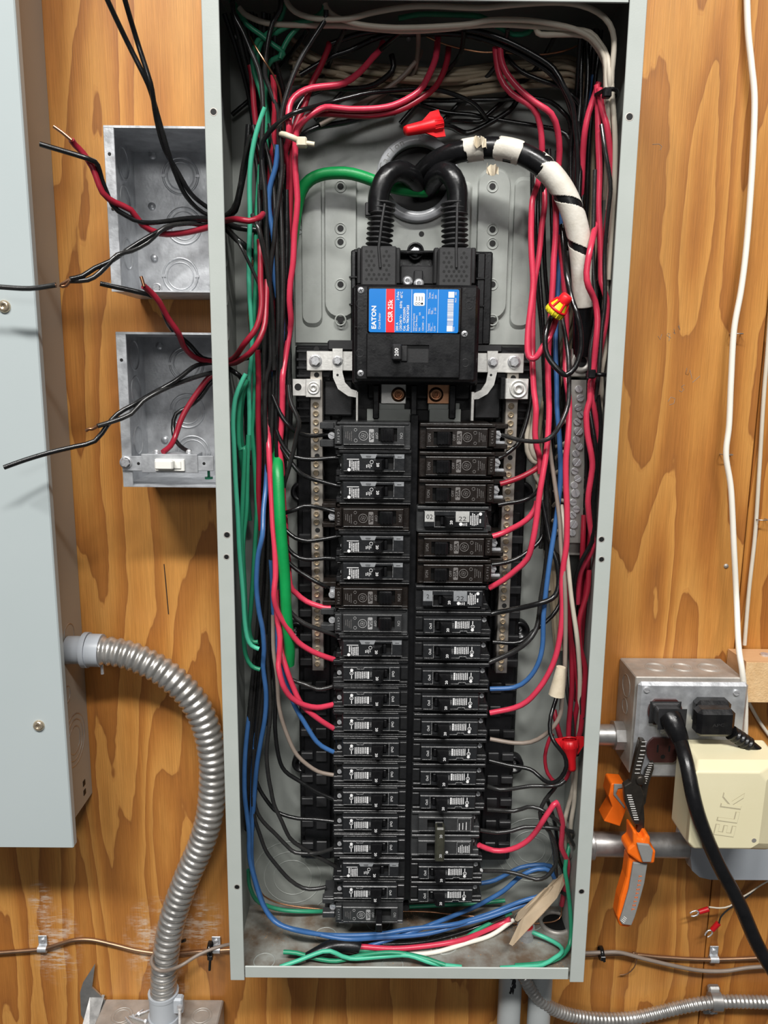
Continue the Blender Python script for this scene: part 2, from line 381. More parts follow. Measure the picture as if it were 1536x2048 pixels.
def cross(r, d):
    m = MB()
    for a in (.5, .5+math.pi/2):
        c_, s_ = math.cos(a), math.sin(a); q = [(-r, -r*.22), (r, -r*.22), (r, r*.22), (-r, r*.22)]
        m.prism([(x*c_-z*s_, x*s_+z*c_) for x, z in q], d-.1, d+.08)
    return m
ME = {}
ME['slot'] = mesh_of(slotted(3.0, 1.8), 'slotted_screw', M['zinc'])
ME['slotL'] = mesh_of(slotted(3.6, 2.0, ang=-.2), 'slotted_screw', M['zinc'])
bs = MB(); bs.lathe((0, 0, 0), Y, [(3.1, 0), (3.1, 1.6), (2.7, 2.0), (2.1, 2.0), (1.7, .9), (.9, .9), (.6, 1.5), (.05, 1.5)], 12, False)
ME['bscrew'] = mesh_of(bs, 'neutral_screw', M['brass'])
ME['ph'] = mesh_of(phillips(3.0), 'pan_screw', M['zinc']); ME['phx'] = mesh_of(cross(1.7, 1.35), 'screw_cross', M['blk_dark'])
hexm = MB(); hexm.lathe((0, 0, 0), Y, [(6.0, 0), (5.8, 1.0), (4.6, 1.2)], 20); hexm.lathe((0, 0, 0), Y, [(4.4, 1), (4.4, 3.6), (3.8, 4.2), (.1, 4.2)], 6, False)
ME['hex'] = mesh_of(hexm, 'hex_screw', M['zinc'])
lug = MB(); lug.lathe((0, 0, 0), Y, [(6.4, 0), (6.4, .8), (5.2, .9), (4.9, .3), (3.6, .3), (3.4, 1.4), (2.2, 1.5), (2.0, .5), (.05, .5)], 22)
ME['lugscrew'] = mesh_of(lug, 'lug_screw', M['alu'])
cb = MB(); cb.lathe((0, 0, 0), Y, [(7.2, 0), (7.2, .8), (6.0, .9), (5.7, 1.6), (3.6, 1.8), (3.4, .6), (2.2, .6), (2.0, 1.5), (1.2, 1.5), (1.0, .3), (.05, .3)], 22)
ME['cbolt'] = mesh_of(cb, 'copper_bolt', M['copper'])
def screw(kind, parent, x, z, d, s=1, name='screw', rot=0):
    o = inst(ME[kind], name, parent, W3(x, z, d), (0, rot, 0)); o.scale = (s, s, s)
    if kind == 'ph':
        c = bpy.data.objects.new('screw_cross', ME['phx']); col.objects.link(c); c.parent = o
    return o
def hole(parent, x, z, d, r, rim=True, name='hole'):
    MB().disc(W3(x, z, d), Y, r, .12, 16).build(name, M['blk_dark'], parent)
def knock(parent, c, axis, radii, mat, name='knockout'):
    m = MB()
    for r in radii: m.ring(c, axis, r, 1.1, .5, 26)
    return m.build(name, mat, parent)

# ------------------------------------------------------------------ the open panel enclosure
pan = thing('panel_enclosure', 'tall open grey steel electrical panel box full of wires and breakers', 'electrical panel', (0, 0, 0))
T = 940
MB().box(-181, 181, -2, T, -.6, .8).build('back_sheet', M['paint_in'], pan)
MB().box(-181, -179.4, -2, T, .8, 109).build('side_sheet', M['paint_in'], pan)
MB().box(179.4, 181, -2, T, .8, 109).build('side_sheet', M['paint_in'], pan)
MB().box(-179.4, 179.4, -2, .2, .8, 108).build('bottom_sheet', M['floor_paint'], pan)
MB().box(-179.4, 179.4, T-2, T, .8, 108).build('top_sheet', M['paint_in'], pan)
MB().box(-181.3, -167, -3.5, T, 108.6, 110.4, .5).build('front_flange', M['paint'], pan)
MB().box(167, 181.3, -3.5, T, 108.6, 110.4, .5).build('front_flange', M['paint'], pan)
MB().box(-166.4, 165.4, -1.2, 12, 107.6, 109.4, .5).build('front_flange', M['paint'], pan)
MB().box(-166.4, 166.4, 909.5, T, 107.6, 109.4, .5).build('front_flange', M['paint'], pan)
for x, y, r in ((427, 224, 2.6), (454, 1070, 2.6), (453, 1114, 2.2), (474, 1774, 2.4), (1259, 234, 2.8), (1203, 1079, 2.4), (1203, 1119, 2.3), (1163, 1783, 2.5)):
    p = P(x, y, 110.4); m = MB(); m.lathe(tuple(p), Y, [(r+.7, 0), (r, .35), (r-.1, .1)], 16); m.build('hole_rim', M['galv_dull'], pan); hole(pan, p.x, p.z, 110.45, r)
# embossed knock-outs on the left inner wall, on the back and on the floor
for y in (505, 545, 585, 622, 660, 700, 745, 790, 830):
    p = P(450, y, 80); knock(pan, (-179.3, -50-22*((y//40) % 2), p.z), (1, 0, 0), (9, ), M['paint_in'])
p = P(585, 1755, .8)
knock(pan, (p.x, -.8, p.z), Y, (22, 33, 46), M['plate']); p = P(1080, 1700, .8); knock(pan, (p.x-10, -.8, p.z), Y, (16, 24, 32, 40), M['plate'])
for x, d, rs in ((-88, 50, (12, )), (-150, 88, (11, )), (-30, 30, (13, )), (40, 60, (12, 17)), (-15, 92, (11, )), (140, 25, (16, ))):
    knock(pan, (x, -d, .25), (0, 0, 1), rs, M['plate'])
# a row of knock-outs with bushings in the roof, from which the cables drop
for x in (-165, -138, -108, -70, -30, 10, 50, 90):
    knock(pan, (x, -70, T-2.1), (0, 0, -1), (9, 12), M['paint_in'])
# mounting screws on the back
for x, y in ((597, 460), (1072, 460)):
    p = P(x, y, 3); screw('slotL', pan, p.x, p.z, 2, 1.3)
for x, y in ((470, 72), (817, 76), (1064, 28)):
    p = P(x, y, 4); MB().lathe(tuple(p), Y, [(2.6, -2), (2.4, 1.2), (.1, 2)], 10).build('rivet', M['zinc'], pan)
# left wall: round rust-rimmed knock-out plate near the top
p = P(449, 190, 96); MB().cyl((-179.2, -70, p.z), (-177.6, -70, p.z), 22, n=24).build('hole_cover', M['galv'], pan)
# dirt and sawdust on the floor
m = MB(); rnd = random.Random(3)
for cx_, cy_, sg, n in ((-10, 14, 16, 230), (60, 20, 30, 170), (-150, 20, 8, 60), (-140, 50, 14, 60), (125, 45, 18, 160), (0, 100, 12, 50), (150, 95, 10, 90), (20, 60, 70, 120)):
    for _ in range(n):
        x = rnd.gauss(cx_, sg); d = rnd.gauss(cy_, sg*.5)
        if abs(x) > 176 or not 2 < d < 105: continue
        a = rnd.random()*6.3; s_ = rnd.uniform(.3, 1.0); h = rnd.uniform(.2, .7)
        m.add([(x+s_*math.cos(a), -d+s_*.6*math.sin(a), .2), (x-s_*math.cos(a+.6), -d, .2), (x+s_*.5*math.sin(a), -d-s_*.8, .2), (x, -d, .2+h)], [(0, 1, 3), (1, 2, 3), (2, 0, 3)])
o = m.build('sawdust', M['dirt']); tag(o, 'brown sawdust and grit scattered over the panel floor', 'sawdust', kind='stuff')

# ------------------------------------------------------------------ pressed mounting plate behind the main breaker
pl = thing('mounting_plate', 'pressed grey steel plate with ribs behind the main breaker', 'mounting plate', (0, -1, 640))
top = 885
poly = [(-119, 640), (121, 640), (121, 850)]
for k in range(13):
    a = math.pi*k/12; poly.append((1+120*math.cos(a), 850+38*math.sin(a)))
MB().prism(poly, 1, 4).build('base_sheet', M['plate'], pl)
def rib(pts, h=4):
    m = MB(); n = len(pts); cxm = sum(p[0] for p in pts)/n; czm = sum(p[1] for p in pts)/n
    inn = []
    for x, z in pts:
        v = Vector((x-cxm, z-czm)); L = v.length; v = v*(1-4/L); inn.append((cxm+v.x, czm+v.y))
    v = [(x, -4, z) for x, z in pts]+[(x, -4-h, z) for x, z in inn]
    m.add(v, [tuple(range(n, 2*n))[::-1]]); m.add(v, [(i, n+i, n+(i+1) % n, (i+1) % n) for i in range(n)], True)
    return m
def rr(x0, x1, z0, z1, r, n=5):
    o = []
    for cx_, cz_, a0 in ((x1-r, z1-r, 0), (x0+r, z1-r, 90), (x0+r, z0+r, 180), (x1-r, z0+r, 270)):
        for k in range(n+1):
            a = math.radians(a0+90*k/n); o.append((cx_+r*math.cos(a), cz_+r*math.sin(a)))
    return o
for px in (681, 985):
    c = P(px, 500, 8); rib(rr(c.x-16, c.x+16, 662, 808, 14), 4).build('rib', M['plate'], pl)
a_, b_ = P(735, 500, 6), P(942, 500, 6); rib(rr(a_.x, b_.x, 655, 795, 6), 4).build('rib', M['plate'], pl)
for x0, x1 in ((-112, -92), (96, 116)): rib(rr(x0, x1, 655, 800, 8), 3).build('rib', M['plate'], pl)
for px, ys in ((681, (373, 457, 484, 569, 640)), (985, (373, 459, 487, 569, 640))):
    for y in ys:
        p = P(px, y, 8); m = MB(); m.ring((p.x, -8, p.z), Y, 5.2, 1.6, .6, 20); m.build('hole_rim', M['plate'], pl); hole(pl, p.x, p.z, 8.05, 3.1)
p = P(843, 468, 8); hole(pl, p.x, p.z, 8.1, 2.6)
# big cable bushing
bu = thing('conduit_bushing', 'large round grey plastic conduit bushing in the upper back plate', 'bushing', (1, -8, 795))
m = MB(); m.lathe((1, -4, 795), Y, [(40, 0), (40, 10), (38.5, 12), (31, 12), (30, 10), (30, 1)], 48); m.build('flange', M['bushing'], bu)
MB().disc((1, -8.4, 795), Y, 30, .2, 40).build('conduit_mouth', M['blk_dark'], bu)
m = MB(); text_mb(m, '2"', 3, 830.6, 16.1, 4.4)
for i, ch in enumerate('Carlon'):
    a = math.radians(163-i*9.2); text_mb(m, ch, 1+35*math.cos(a), 795+35*math.sin(a), 16.1, 6.2, math.degrees(a)-90)
text_mb(m, 'C', -22, 767, 16.1, 4, 130); m.build('relief_lettering', M['greyrub'], bu)

# ------------------------------------------------------------------ black chassis (breaker tray)
ch = thing('breaker_tray', 'long ribbed black plastic tray carrying the breakers', 'breaker tray', (0, -1, 68))
MB().box(-118.5, 118, 68, 637, 2, 14, 2).build('base', M['blk'], ch)
for s in (-1, 1):
    MB().box(s*84, s*113, 72, 470, 14, 20, 1.2).build('side_rail', M['blk'], ch)
    MB().box(s*82, s*116, 560, 634, 14, 22, 1.5).build('upper_rail', M['blk'], ch)
    for i in range(14):
        z = 84+i*27
        MB().box(s*(88), s*(100), z, z+12, 20, 23, .8).build('tray_rib', M['blk_matt'], ch)
        MB().box(s*(103), s*(116), z+3, z+11, 18, 24, .8).build('tray_rib', M['blk_matt'], ch)
    for i in range(9):
        MB().box(s*84, s*116, 566+i*8, 568+i*8, 22, 25).build('tray_rib', M['blk_matt'], ch)
MB().box(-4, 4, 50, 572, 14, 58, .8).build('centre_wall', M['blk'], ch)
MB().box(-72, 72, 60, 575, 14, 24, .8).build('bus_cover', M['blk_dark'], ch)
p = P(812, 1815, 55); MB().cyl((p.x, -14, p.z), (p.x, -56, p.z), 3.6).build('post', M['blk'], ch)
for x, y in ((602, 985), (592, 1264), (603, 1530), (1046, 985), (1040, 1263), (1028, 1532)):
    p = P(x, y, 14); s = 1 if p.x > 0 else -1
    m = MB(); m.lathe((p.x, -2, p.z), Y, [(11, 0), (11, 10), (9.5, 11.5), (7, 11.5), (6, 5), (.1, 5)], 26); m.build('mounting_foot', M['blk'], ch)
    m = MB(); m.box(s*112, p.x, p.z-9, p.z+9, 2, 10, 1); m.build('foot_web', M['blk'], ch)
    screw('ph', ch, p.x, p.z, 7, 1.2)
# upper black insulators by the bus bars
for x0, x1, y0, y1, d in ((648, 705, 760, 832, 34), (950, 1000, 765, 838, 34), (655, 712, 680, 702, 40), (950, 1005, 690, 706, 40), (735, 940, 762, 800, 22)):
    MB().pbox(x0, y0, x1, y1, 14, d, 1.5).build('insulator', M['blk_matt'], ch)
for x in (752, 828, 905): MB().pbox(x-6, 770, x+6, 838, 14, 42, 1).build('bus_divider', M['blk'], ch)

# ------------------------------------------------------------------ neutral bars
def neutral(x, ztop, zbot, label, zs_hole, zfirst, zlast):
    t = thing('neutral_bar', label, 'terminal bar', (x, -36, (ztop+zbot)/2), 'neutral bars')
    MB().box(x-5.4, x+6.6, zbot-4, ztop, 36, 44, .5).build('bar', M['bar'], t)
    MB().box(x-7, x+7.5, zbot, zfirst+10, 24, 36, .5).build('bar_carrier', M['blk'], t)
    n = round((zfirst-zlast)/8.35); k = 0
    for i in range(n+1):
        z = zfirst+(zlast-zfirst)*i/n
        if any(abs(z-h) < 4.2 for h in zs_hole): hole(t, x+1, z, 44.05, 2.5, name='empty_hole'); continue
        screw('bscrew', t, x, z, 44, .98, rot=rnd.random()*6)
    return t
zz = lambda x, y: P(x, y, 45).z
nl = neutral(-95.8, 612, zz(633, 1335), 'left neutral bar with a long column of brassy screws', [zz(633, y) for y in (911, 1060, 1201)], zz(633, 810), zz(633, 1328))
nr = neutral(94.5, 612, zz(1005, 1340), 'right neutral bar with a long column of brassy screws', [zz(1015, y) for y in (918, 1207)], zz(1022, 812), zz(1003, 1337))
for x, ys, t in ((-95.8, (698, 750), nl), (94.5, (705, 752), nr)):
    for y in ys:
        hole(t, x+1, zz(633, y), 44.05, 2.6, name='empty_hole')
# silver bus straps with hooks
def strap(label, sgn):
    t = thing('neutral_strap', label, 'bus strap', (sgn*75, -45, 625))
    xs = (613, 715) if sgn < 0 else (946, 1047)
    y0, y1 = (702, 742) if sgn < 0 else (706, 746)
    MB().pbox(xs[0], y0, xs[1], y1, 46, 50, .6).build('strap', M['alu'], t)
    pts = [(665, 697), (685, 697), (685, 745), (690, 765), (702, 778), (714, 782), (712, 795), (696, 792), (676, 778), (666, 755)] if sgn < 0 else \
          [(975, 702), (996, 702), (994, 745), (988, 770), (975, 788), (957, 798), (947, 799), (949, 786), (962, 780), (972, 765), (976, 745)]
    MB().pprism(pts, 50.2, 53).build('hook', M['alu'], t)
    hx = 714 if sgn < 0 else 945
    MB().pbox(hx-2, 784, hx+2, 842, 44, 53, .3).build('hook_tail', M['alu'], t)
    a, b = ((631, 722), (675, 722)) if sgn < 0 else ((1028, 724), (986, 725))
    p = P(*a, 50); screw('hex', t, p.x, p.z, 50, 1.05, name='bolt'); p = P(*b, 53); screw('hex', t, p.x, p.z, 53, .82, name='bolt')
    p = P(675 if sgn < 0 else 982, 750, 53); hole(t, p.x, p.z, 53.02, 1.2)
    x0, x1, yy = (587, 612, 775) if sgn < 0 else (0, 0, 0)
    if sgn < 0:
        MB().pbox(585, 758, 615, 792, 44, 46, .4).build('lug_tab', M['alu'], t); p = P(596, 774, 46); hole(t, p.x, p.z, 46.05, 3.4)
        MB().pbox(611, 758, 641, 795, 40, 54, .6).build('lug_block', M['alu'], t); p = P(627, 776, 54); screw('lugscrew', t, p.x, p.z, 54, .95, name='lug_screw')
    else:
        MB().pbox(1012, 757, 1056, 799, 40, 58, .6).build('lug_block', M['alu'], t); p = P(1037, 778, 58); screw('lugscrew', t, p.x, p.z, 58, 1.35, name='lug_screw')
        MB().pbox(1002, 755, 1013, 799, 40, 54, .6).build('lug_tab', M['blk'], t)
strap('silver strap and curved hook left of the main breaker', -1); strap('silver strap and curved hook right of the main breaker', 1)
for sgn, xa, xb, bx in ((-1, 764, 812, 797), (1, 857, 905, 872)):
    t = thing('bus_lug', 'copper-bolted bus lug under the main breaker, %s one' % ('left' if sgn < 0 else 'right'), 'bus lug', (sgn*18, -30, 590))
    MB().pbox(xa-2, 764, xb, 808, 30, 36, .6).build('lug_plate', M['alu'] if sgn < 0 else M['copper'], t)
    MB().pbox(xa-16 if sgn < 0 else xa, 806, xb-3 if sgn < 0 else xb+14, 822, 28, 33, .4).build('bus_bar', M['plate'], t)
    MB().pbox(xa-30 if sgn < 0 else xa+2, 818, xb+14 if sgn < 0 else xb+16, 846, 28, 38, .4).build('bus_bar', M['plate'], t)
    p = P(bx, 789, 36); screw('cbolt', t, p.x, p.z, 36, 1.0, name='bolt')
# ground bar on the right
gb = thing('ground_bar', 'ground bar with slotted silver screws in the right gutter', 'terminal bar', (160, -40, 520))
def gx(z): return 158.2+(601-z)/151*3.6
MB().prism([(gx(606)-8, 606), (gx(606)+6.5, 606), (gx(446)+7.5, 446), (gx(446)-6.5, 446)], 40, 52).build('bar', M['barg'], gb)
MB().box(150, 174, 430, 448, 6, 40, 1).build('bar_foot', M['galv_dull'], gb)
MB().box(150, 172, 448, 606, 20, 34, .5).build('bar_bracket', M['blk_dark'], gb)
for x, y in ((1157, 778), (1160, 796), (1156, 815), (1161, 829), (1154, 844), (1156, 862), (1152, 879), (1158, 893), (1151, 907), (1153, 924), (1149, 942), (1155, 957), (1148, 970), (1150, 986), (1146, 1004), (1152, 1018), (1145, 1030), (1146, 1048), (1144, 1065)):
    p = P(x, y, 52); screw('slot', gb, p.x, p.z, 52, 1.15 if y not in (924, 986, 862, 1048) else 1.4, rot=rnd.random()*3)
lb = thing('ground_lug', 'big aluminium lug with a dark round socket above the ground bar', 'lug', (160, -30, 630))
MB().pbox(1143, 697, 1186, 754, 24, 48, 1).build('block', M['barg'], lb)
p = P(1163, 724, 48); MB().lathe((p.x, -48, p.z), Y, [(10.5, 0), (10.5, 1.2), (9, 1.6), (5.5, 1.6), (5, -.0), (.1, .1)], 26).build('set_screw', M['barg'], lb)
MB().disc((p.x, -48.3, p.z), Y, 4.8, .2).build('socket', M['blk_dark'], lb)

# ------------------------------------------------------------------ main breaker
mb_ = thing('main_breaker', 'large black main breaker with blue and red label above the two rows', 'main breaker', (-1, -20, 645))
def zx(x): return (x-115)/12.45-56.2
def zz_(y): return 688-(y-590)/12.45
MB().box(-60, 59, 600, 690, 20, 60, 2).build('lower_case', M['blk'], mb_)
MB().box(-56.2, 53, 603.6, 688, 58, 96, 2.2).build('case', M['blk'], mb_)
MB().box(zx(250), zx(1292), zz_(1112), zz_(612), 96, 99, 1.2).build('label_frame', M['blk'], mb_)
z0, z1 = zz_(1600), zz_(1120); fx0, fx1 = zx(245), zx(1284); sx0, sx1, sz0, sz1 = zx(632), zx(938), zz_(1432), zz_(1242)
MB().plate_hole(fx0, fx1, z0, z1, sx0, sx1, sz0, sz1, 96, 102, .9).build('handle_panel', M['blk'], mb_)
MB().box(sx0, sx1, sz0, sz1, 96, 99).build('handle_slot', M['blk_matt'], mb_)
hd = MB(); hd.box(zx(527), zx(632), zz_(1412), zz_(1240), 99, 116, 1.2); hd.box(zx(630), zx(700), zz_(1425), zz_(1250), 97, 103, .8); hd = hd.build('toggle', M['blk_matt'], mb_)
m = MB(); text_mb(m, '200', zx(578), zz_(1325), 116.15, 3.3, 90, bold=.012); m.build('rating_print', M['white'], hd)
# blue label
LB = MB().prism(rr(zx(270), zx(1258), zz_(1108), zz_(643), 1.6), 99, 99.25).build('label', M['blue_label'], mb_)
MB().box(zx(459), zx(552), zz_(1108), zz_(643), 99.2, 99.35).build('red_band', M['red_label'], LB)
m = MB(); D = 99.42
for x in (739, 905, 1030): m.box(zx(x)-.12, zx(x)+.12, zz_(1106), zz_(646), 99.2, D)
for x in (456, 556): m.box(zx(x)-.06, zx(x)+.06, zz_(1106), zz_(646), 99.2, D)
def lt(s, x, y, size, al='LEFT', b=.0, sx=1.0): text_mb(m, s, zx(x), zz_(y), D, size, 90, al, b, sx)
lt('EATON', 327, 1075, 3.9, b=.03, sx=1.08); lt('Circuit Breaker', 387, 1075, 1.9, sx=.82)
lt('CSR 25k', 507, 1000, 4.0, b=.02, sx=.95)
lt('200 A', 583, 1092, 2.1, b=.01); lt('2 Pole', 588, 762, 2.1, b=.01, sx=.95)
lt('120/240 V~', 622, 1092, 2.1, b=.01, sx=1.0); lt('60Hz', 622, 850, 2.1, b=.01); lt('40°C', 628, 742, 2.1, b=.01, sx=.9)
lt('Cat.  CSR2200N', 661, 1092, 2.1, b=.012, sx=1.0); lt('Style 7863C87G83', 700, 1092, 2.1, b=.012, sx=.98)
lt('Interrupting Capacity', 765, 1092, 1.6, sx=.78); lt('RMS Sym. Ampere', 795, 1092, 1.6, sx=.78)
lt('Volt', 830, 1092, 1.6, sx=.8); lt('kA', 830, 922, 1.6); lt('120/240 ~  25', 868, 1092, 1.6, sx=1.0)
lt('Terminal', 930, 1092, 1.5, sx=.85); lt('Wire', 960, 1092, 1.5, sx=.85); lt('Cu/Al', 997, 1092, 1.5, sx=.9)
lt('Wire', 930, 910, 1.5); lt('Size', 962, 910, 1.5); lt('2 - 300', 1000, 908, 1.5, sx=.9)
lt('Torque', 932, 745, 1.5, sx=.8); lt('Lb. In.', 965, 745, 1.5, sx=.8); lt('250', 1003, 745, 1.5)
lt('MAX', 1208, 1090, 1.3); lt('MLO', 1222, 782, 1.3); lt('080', 1222, 705, 1.3)
for x in (945, 975): 
    for y0, y1 in ((1090, 1000), (905, 840), (742, 675)): m.box(zx(x)-.05, zx(x)+.05, zz_(y0), zz_(y1), 99.2, D)
m.box(zx(1130), zx(1195), zz_(1092), zz_(1030), 99.2, D); m.box(zx(1140), zx(1205), zz_(732), zz_(668), 99.2, D)
y = 1024; rb = random.Random(5)
while y > 742:
    wd = rb.choice((3, 4, 6, 9)); m.box(zx(1133), zx(1200), zz_(y), zz_(y-wd), 99.2, D); y -= wd+rb.choice((3, 4, 5))
m.build('print', M['white'], LB)
MB().prism(rr(zx(760), zx(882), zz_(820), zz_(685), 1.3), 99.2, 99.45).build('approval_patch', M['white'], LB)
m = MB()
for x in (790, 822, 852): text_mb(m, 'Listed', zx(x), zz_(745), 99.6, 1.2, 90, sx=.85)
for y in (797,): 
    m.ring((zx(790), -99.45, zz_(797)), Y, 1.0, .3, .15, 14); m.ring((zx(822), -99.45, zz_(797)), Y, .9, .3, .15, 14); m.disc((zx(852), -99.45, zz_(797)), Y, 1.0, .1, 8)
m.build('approval_print', M['blk'], LB)
m = MB()
for s, x in (('ON', 568), ('TRIP', 740), ('OFF', 908)): text_mb(m, s, zx(x), zz_(1500), 102.1, 2.6, 90)
text_mb(m, 'K', zx(325), zz_(1290), 102.1, 2.5, 90); m.build('relief_lettering', M['blk_matt'], mb_)
for x, y in ((180, 660), (180, 1556), (1332, 1115)): screw('ph', mb_, zx(x), zz_(y), 96, 1.0)
for x, y in ((182, 1232), (182, 1440)): hole(mb_, zx(x), zz_(y), 96.05, 1.2)
hole(mb_, zx(1174), zz_(1527), 102.05, .9)
for x, y in ((170, 800), (170, 1335), (1375, 805), (1350, 1430)): MB().ring((zx(x), -96, zz_(y)), Y, 3.4, .5, .2, 20).build('moulding_ring', M['blk_matt'], mb_)
MB().box(-56.4, -45.4, zz_(1052), zz_(1048), 95, 96.2).build('moulding_step', M['blk_matt'], mb_)
# mounting frame above the breaker
fr = thing('mounting_bracket', 'black plastic mounting frame above the main breaker', 'mounting frame', (0, -20, 700))
m = MB(); m.pbox(702, 500, 980, 690, 10, 14, 1.5); m.build('frame_base', M['blk'], fr)
for x0, y0, x1, y1 in ((702, 500, 712, 690), (955, 505, 966, 690), (706, 498, 724, 506), (795, 500, 875, 507), (944, 503, 962, 511)):
    MB().pbox(x0, y0, x1, y1, 14, 34, 1.2).build('frame_wall', M['blk'], fr)
for y in (552, 607): MB().pbox(698, y, 716, y+4, 14, 36, .5).build('frame_tab', M['blk'], fr); MB().pbox(952, y+3, 970, y+7, 14, 36, .5).build('frame_tab', M['blk'], fr)
MB().pbox(800, 530, 872, 570, 14, 28, 1.5).build('terminal_shelf', M['blk_matt'], fr); MB().pbox(828, 540, 845, 600, 14, 34, 1).build('divider', M['blk_matt'], fr)
p = P(831, 502, 26); MB().lathe((p.x, -12, p.z), Y, [(8.2, 0), (8.2, 14), (6.2, 14), (6.2, 4), (.1, 4)], 26).build('screw_well', M['blk'], fr); screw('hex', fr, p.x, p.z, 18, 1.15, name='bolt')
for x, y in ((815, 562), (838, 567)):
    p = P(x, y, 40); MB().lathe((p.x, -28, p.z), Y, [(5, 0), (5, 9), (4, 12), (1.6, 12.5), (1.2, 10), (.1, 10)], 18).build('terminal_screw', M['zinc'], fr)
for x0, x1 in ((714, 722), (792, 800), (868, 877), (942, 950)): MB().pbox(x0, 495, x1, 568, 14, 44, 1).build('frame_post', M['blk_matt'], fr)
# two corrugated boots with vented blocks on the feeders
def boot(x0, x1, xc, ya, yb, label):
    t = thing('cable_boot', label, 'cable boot', tuple(P(xc, 450, 40)), 'corrugated cable boots')
    MB().pbox(x0, yb, x1, 578, 40, 66, 1.5).build('vented_block', M['boot'], t)
    pr = []; n = 9; pa = P(xc[0] if isinstance(xc, tuple) else xc, ya, 52); pb = P((x0+x1)/2, yb+4, 54)
    L = (pb-pa).length
    for i in range(n):
        h = L*i/n; pr += [(8.6, h), (9.4, h+L/n*.1), (12.4, h+L/n*.38), (12.6, h+L/n*.5), (9.4, h+L/n*.85)]
    pr.append((8.6, L)); MB().lathe(tuple(pa), tuple(pb-pa), pr, 26).build('corrugated_sleeve', M['boot'], t)
    MB().tube([pa+Vector((2, -11.5, -4)), (pa+pb)/2+Vector((1, -12.8, 0)), pb+Vector((0, -12.6, -2)), P((x0+x1)/2+3, 535, 67)], 1.3, 8).build('seam', M['boot'], t)
    m = MB(); cols = 8
    for r_ in range(7):
        for c_ in range(5):
            xx = x0+11+c_*10+(5 if r_ % 2 else 0); yy = yb+12+r_*9.2
            if abs(xx-(x0+x1)/2-2) < 7 and yy < 540: continue
            if xx > x1-8: continue
            q = P(xx, yy, 66); m.disc((q.x, -66, q.z), Y, 1.35, .1, 10)
    o = m.build('vent_holes', M['blk_dark'], t); o['kind'] = 'stuff'
    if x0 < 800: MB().box(pa.x-16, pa.x-10, pa.z-13, pa.z-1, 44, 56, 1).build('latch', M['boot'], t)
boot(722, 793, 765, 404, 491, 'black corrugated boot over the left feeder cable'); boot(877, 943, 908, 404, 494, 'black corrugated boot over the right feeder cable')
# ------------------------------------------------------------------ circuit breakers
# local frame of the right column: x outward from the bus, z up, y towards the wall; left ones are turned half round
def dashes(m, x0, n, pitch, z0, z1, d, seed, w_=.62, ragged=.25):
    r = random.Random(seed)
    for i in range(n):
        x = x0+i*pitch; z = z0+r.uniform(0, ragged)*(z1-z0)*.5
        e = z1-r.uniform(0, ragged)*(z1-z0)
        while z < e:
            L = r.uniform(.35, 1.5); m.box(x, x+w_, z, min(e, z+L), d, d+.12); z += L+r.uniform(.18, .4)
def face_with_slot(m, x0, x1, z0, z1, s0, s1, t0, t1, d0, d1, c):
    m.plate_hole(x0, x1, z0, z1, s0, s1, t0, t1, d0, d1, c)
def outline(m, pts, d, w_=.22):
    w_ *= 1.35
    for a, b in zip(pts, pts[1:]):
        x0, x1 = sorted((a[0], b[0])); z0, z1 = sorted((a[1], b[1])); m.box(x0-w_/2, x1+w_/2, z0-w_/2, z1+w_/2, d-.3, d+.08)
def toggle(t, x0, x1, z0, z1, d0, d1, mt, label20=True, hollow=True):
    m = MB(); dz = (z1-z0)*.12
    a = [(x0-1.6, -d0, z0), (x1+.2, -d0, z0), (x1+.2, -d0, z1), (x0-1.6, -d0, z1)]
    b = [(x0+2.2, -d1, z0+dz), (x1, -d1, z0+dz), (x1, -d1, z1-dz*.6), (x0+2.2, -d1, z1-dz*.6)]
    k = [(x0+.2, -(d1-4), z0+dz*.5), (x0+.2, -(d1-4), z1-dz*.3)]
    m.add(a+b+k, [(4, 5, 6, 7), (1, 2, 6, 5), (0, 1, 5, 4, 8), (3, 9, 7, 6, 2), (0, 8, 9, 3), (8, 4, 7, 9)])
    m.box(x0-4.2, x0-1.0, z0+.8, z1-.8, d0-1, d0+4.5, .6)
    h = m.build('toggle', mt, t)
    e = MB()
    if hollow: e.box(x0+3.2, x1-1.6, z1-dz*.6-.05, z1-dz*.6+.12, d1-5.5, d1-2.5)
    if hollow and e.v: e.build('toggle_hole', M['blk_dark'], h)
    if label20:
        e = MB(); text_mb(e, label20 if isinstance(label20, str) else '20', (x0+2.2+x1)/2, (z0+z1)/2, d1+.15, 2.5, 90, bold=.018, sx=1.1); e.build('rating_print', M['white'], h)
    return h
def terminal(t, x, mat_, scr='slot'):
    m = MB(); m.box(x, x+10, 7.2, 12.8, 24, 62, .6); m.box(x, x+10.5, -12.8, -7.6, 24, 62, .6)
    m.add([(x, -62, 7.2), (x+5.5, -58, 7.2), (x+9, -58, -7.6), (x, -62, -7.6), (x, -24, 7.2), (x+5.5, -24, 7.2), (x+9, -24, -7.6), (x, -24, -7.6)],
          [(0, 1, 2, 3), (1, 5, 6, 2), (0, 4, 5, 1), (3, 2, 6, 7)]); m.build('terminal_end', mat_, t)
    m = MB(); m.box(x+1, x+6.2, -4.2, 5.6, 54, 60.3, .5); m.build('terminal_well', M['blk_dark'], t)
    o = inst(ME[scr], 'terminal_screw', t, W3(x+3.4, 2.6, 60), (0, rnd.random()*3, 0)); o.scale = (.8, .8, .8)
    m = MB(); outline(m, [(x+.3, 6.6), (x+5.6, 6.6)], 62.3); outline(m, [(x+.3, -7), (x+8.8, -7)], 62.3); m.build('worn_edge', M['edge'], t)
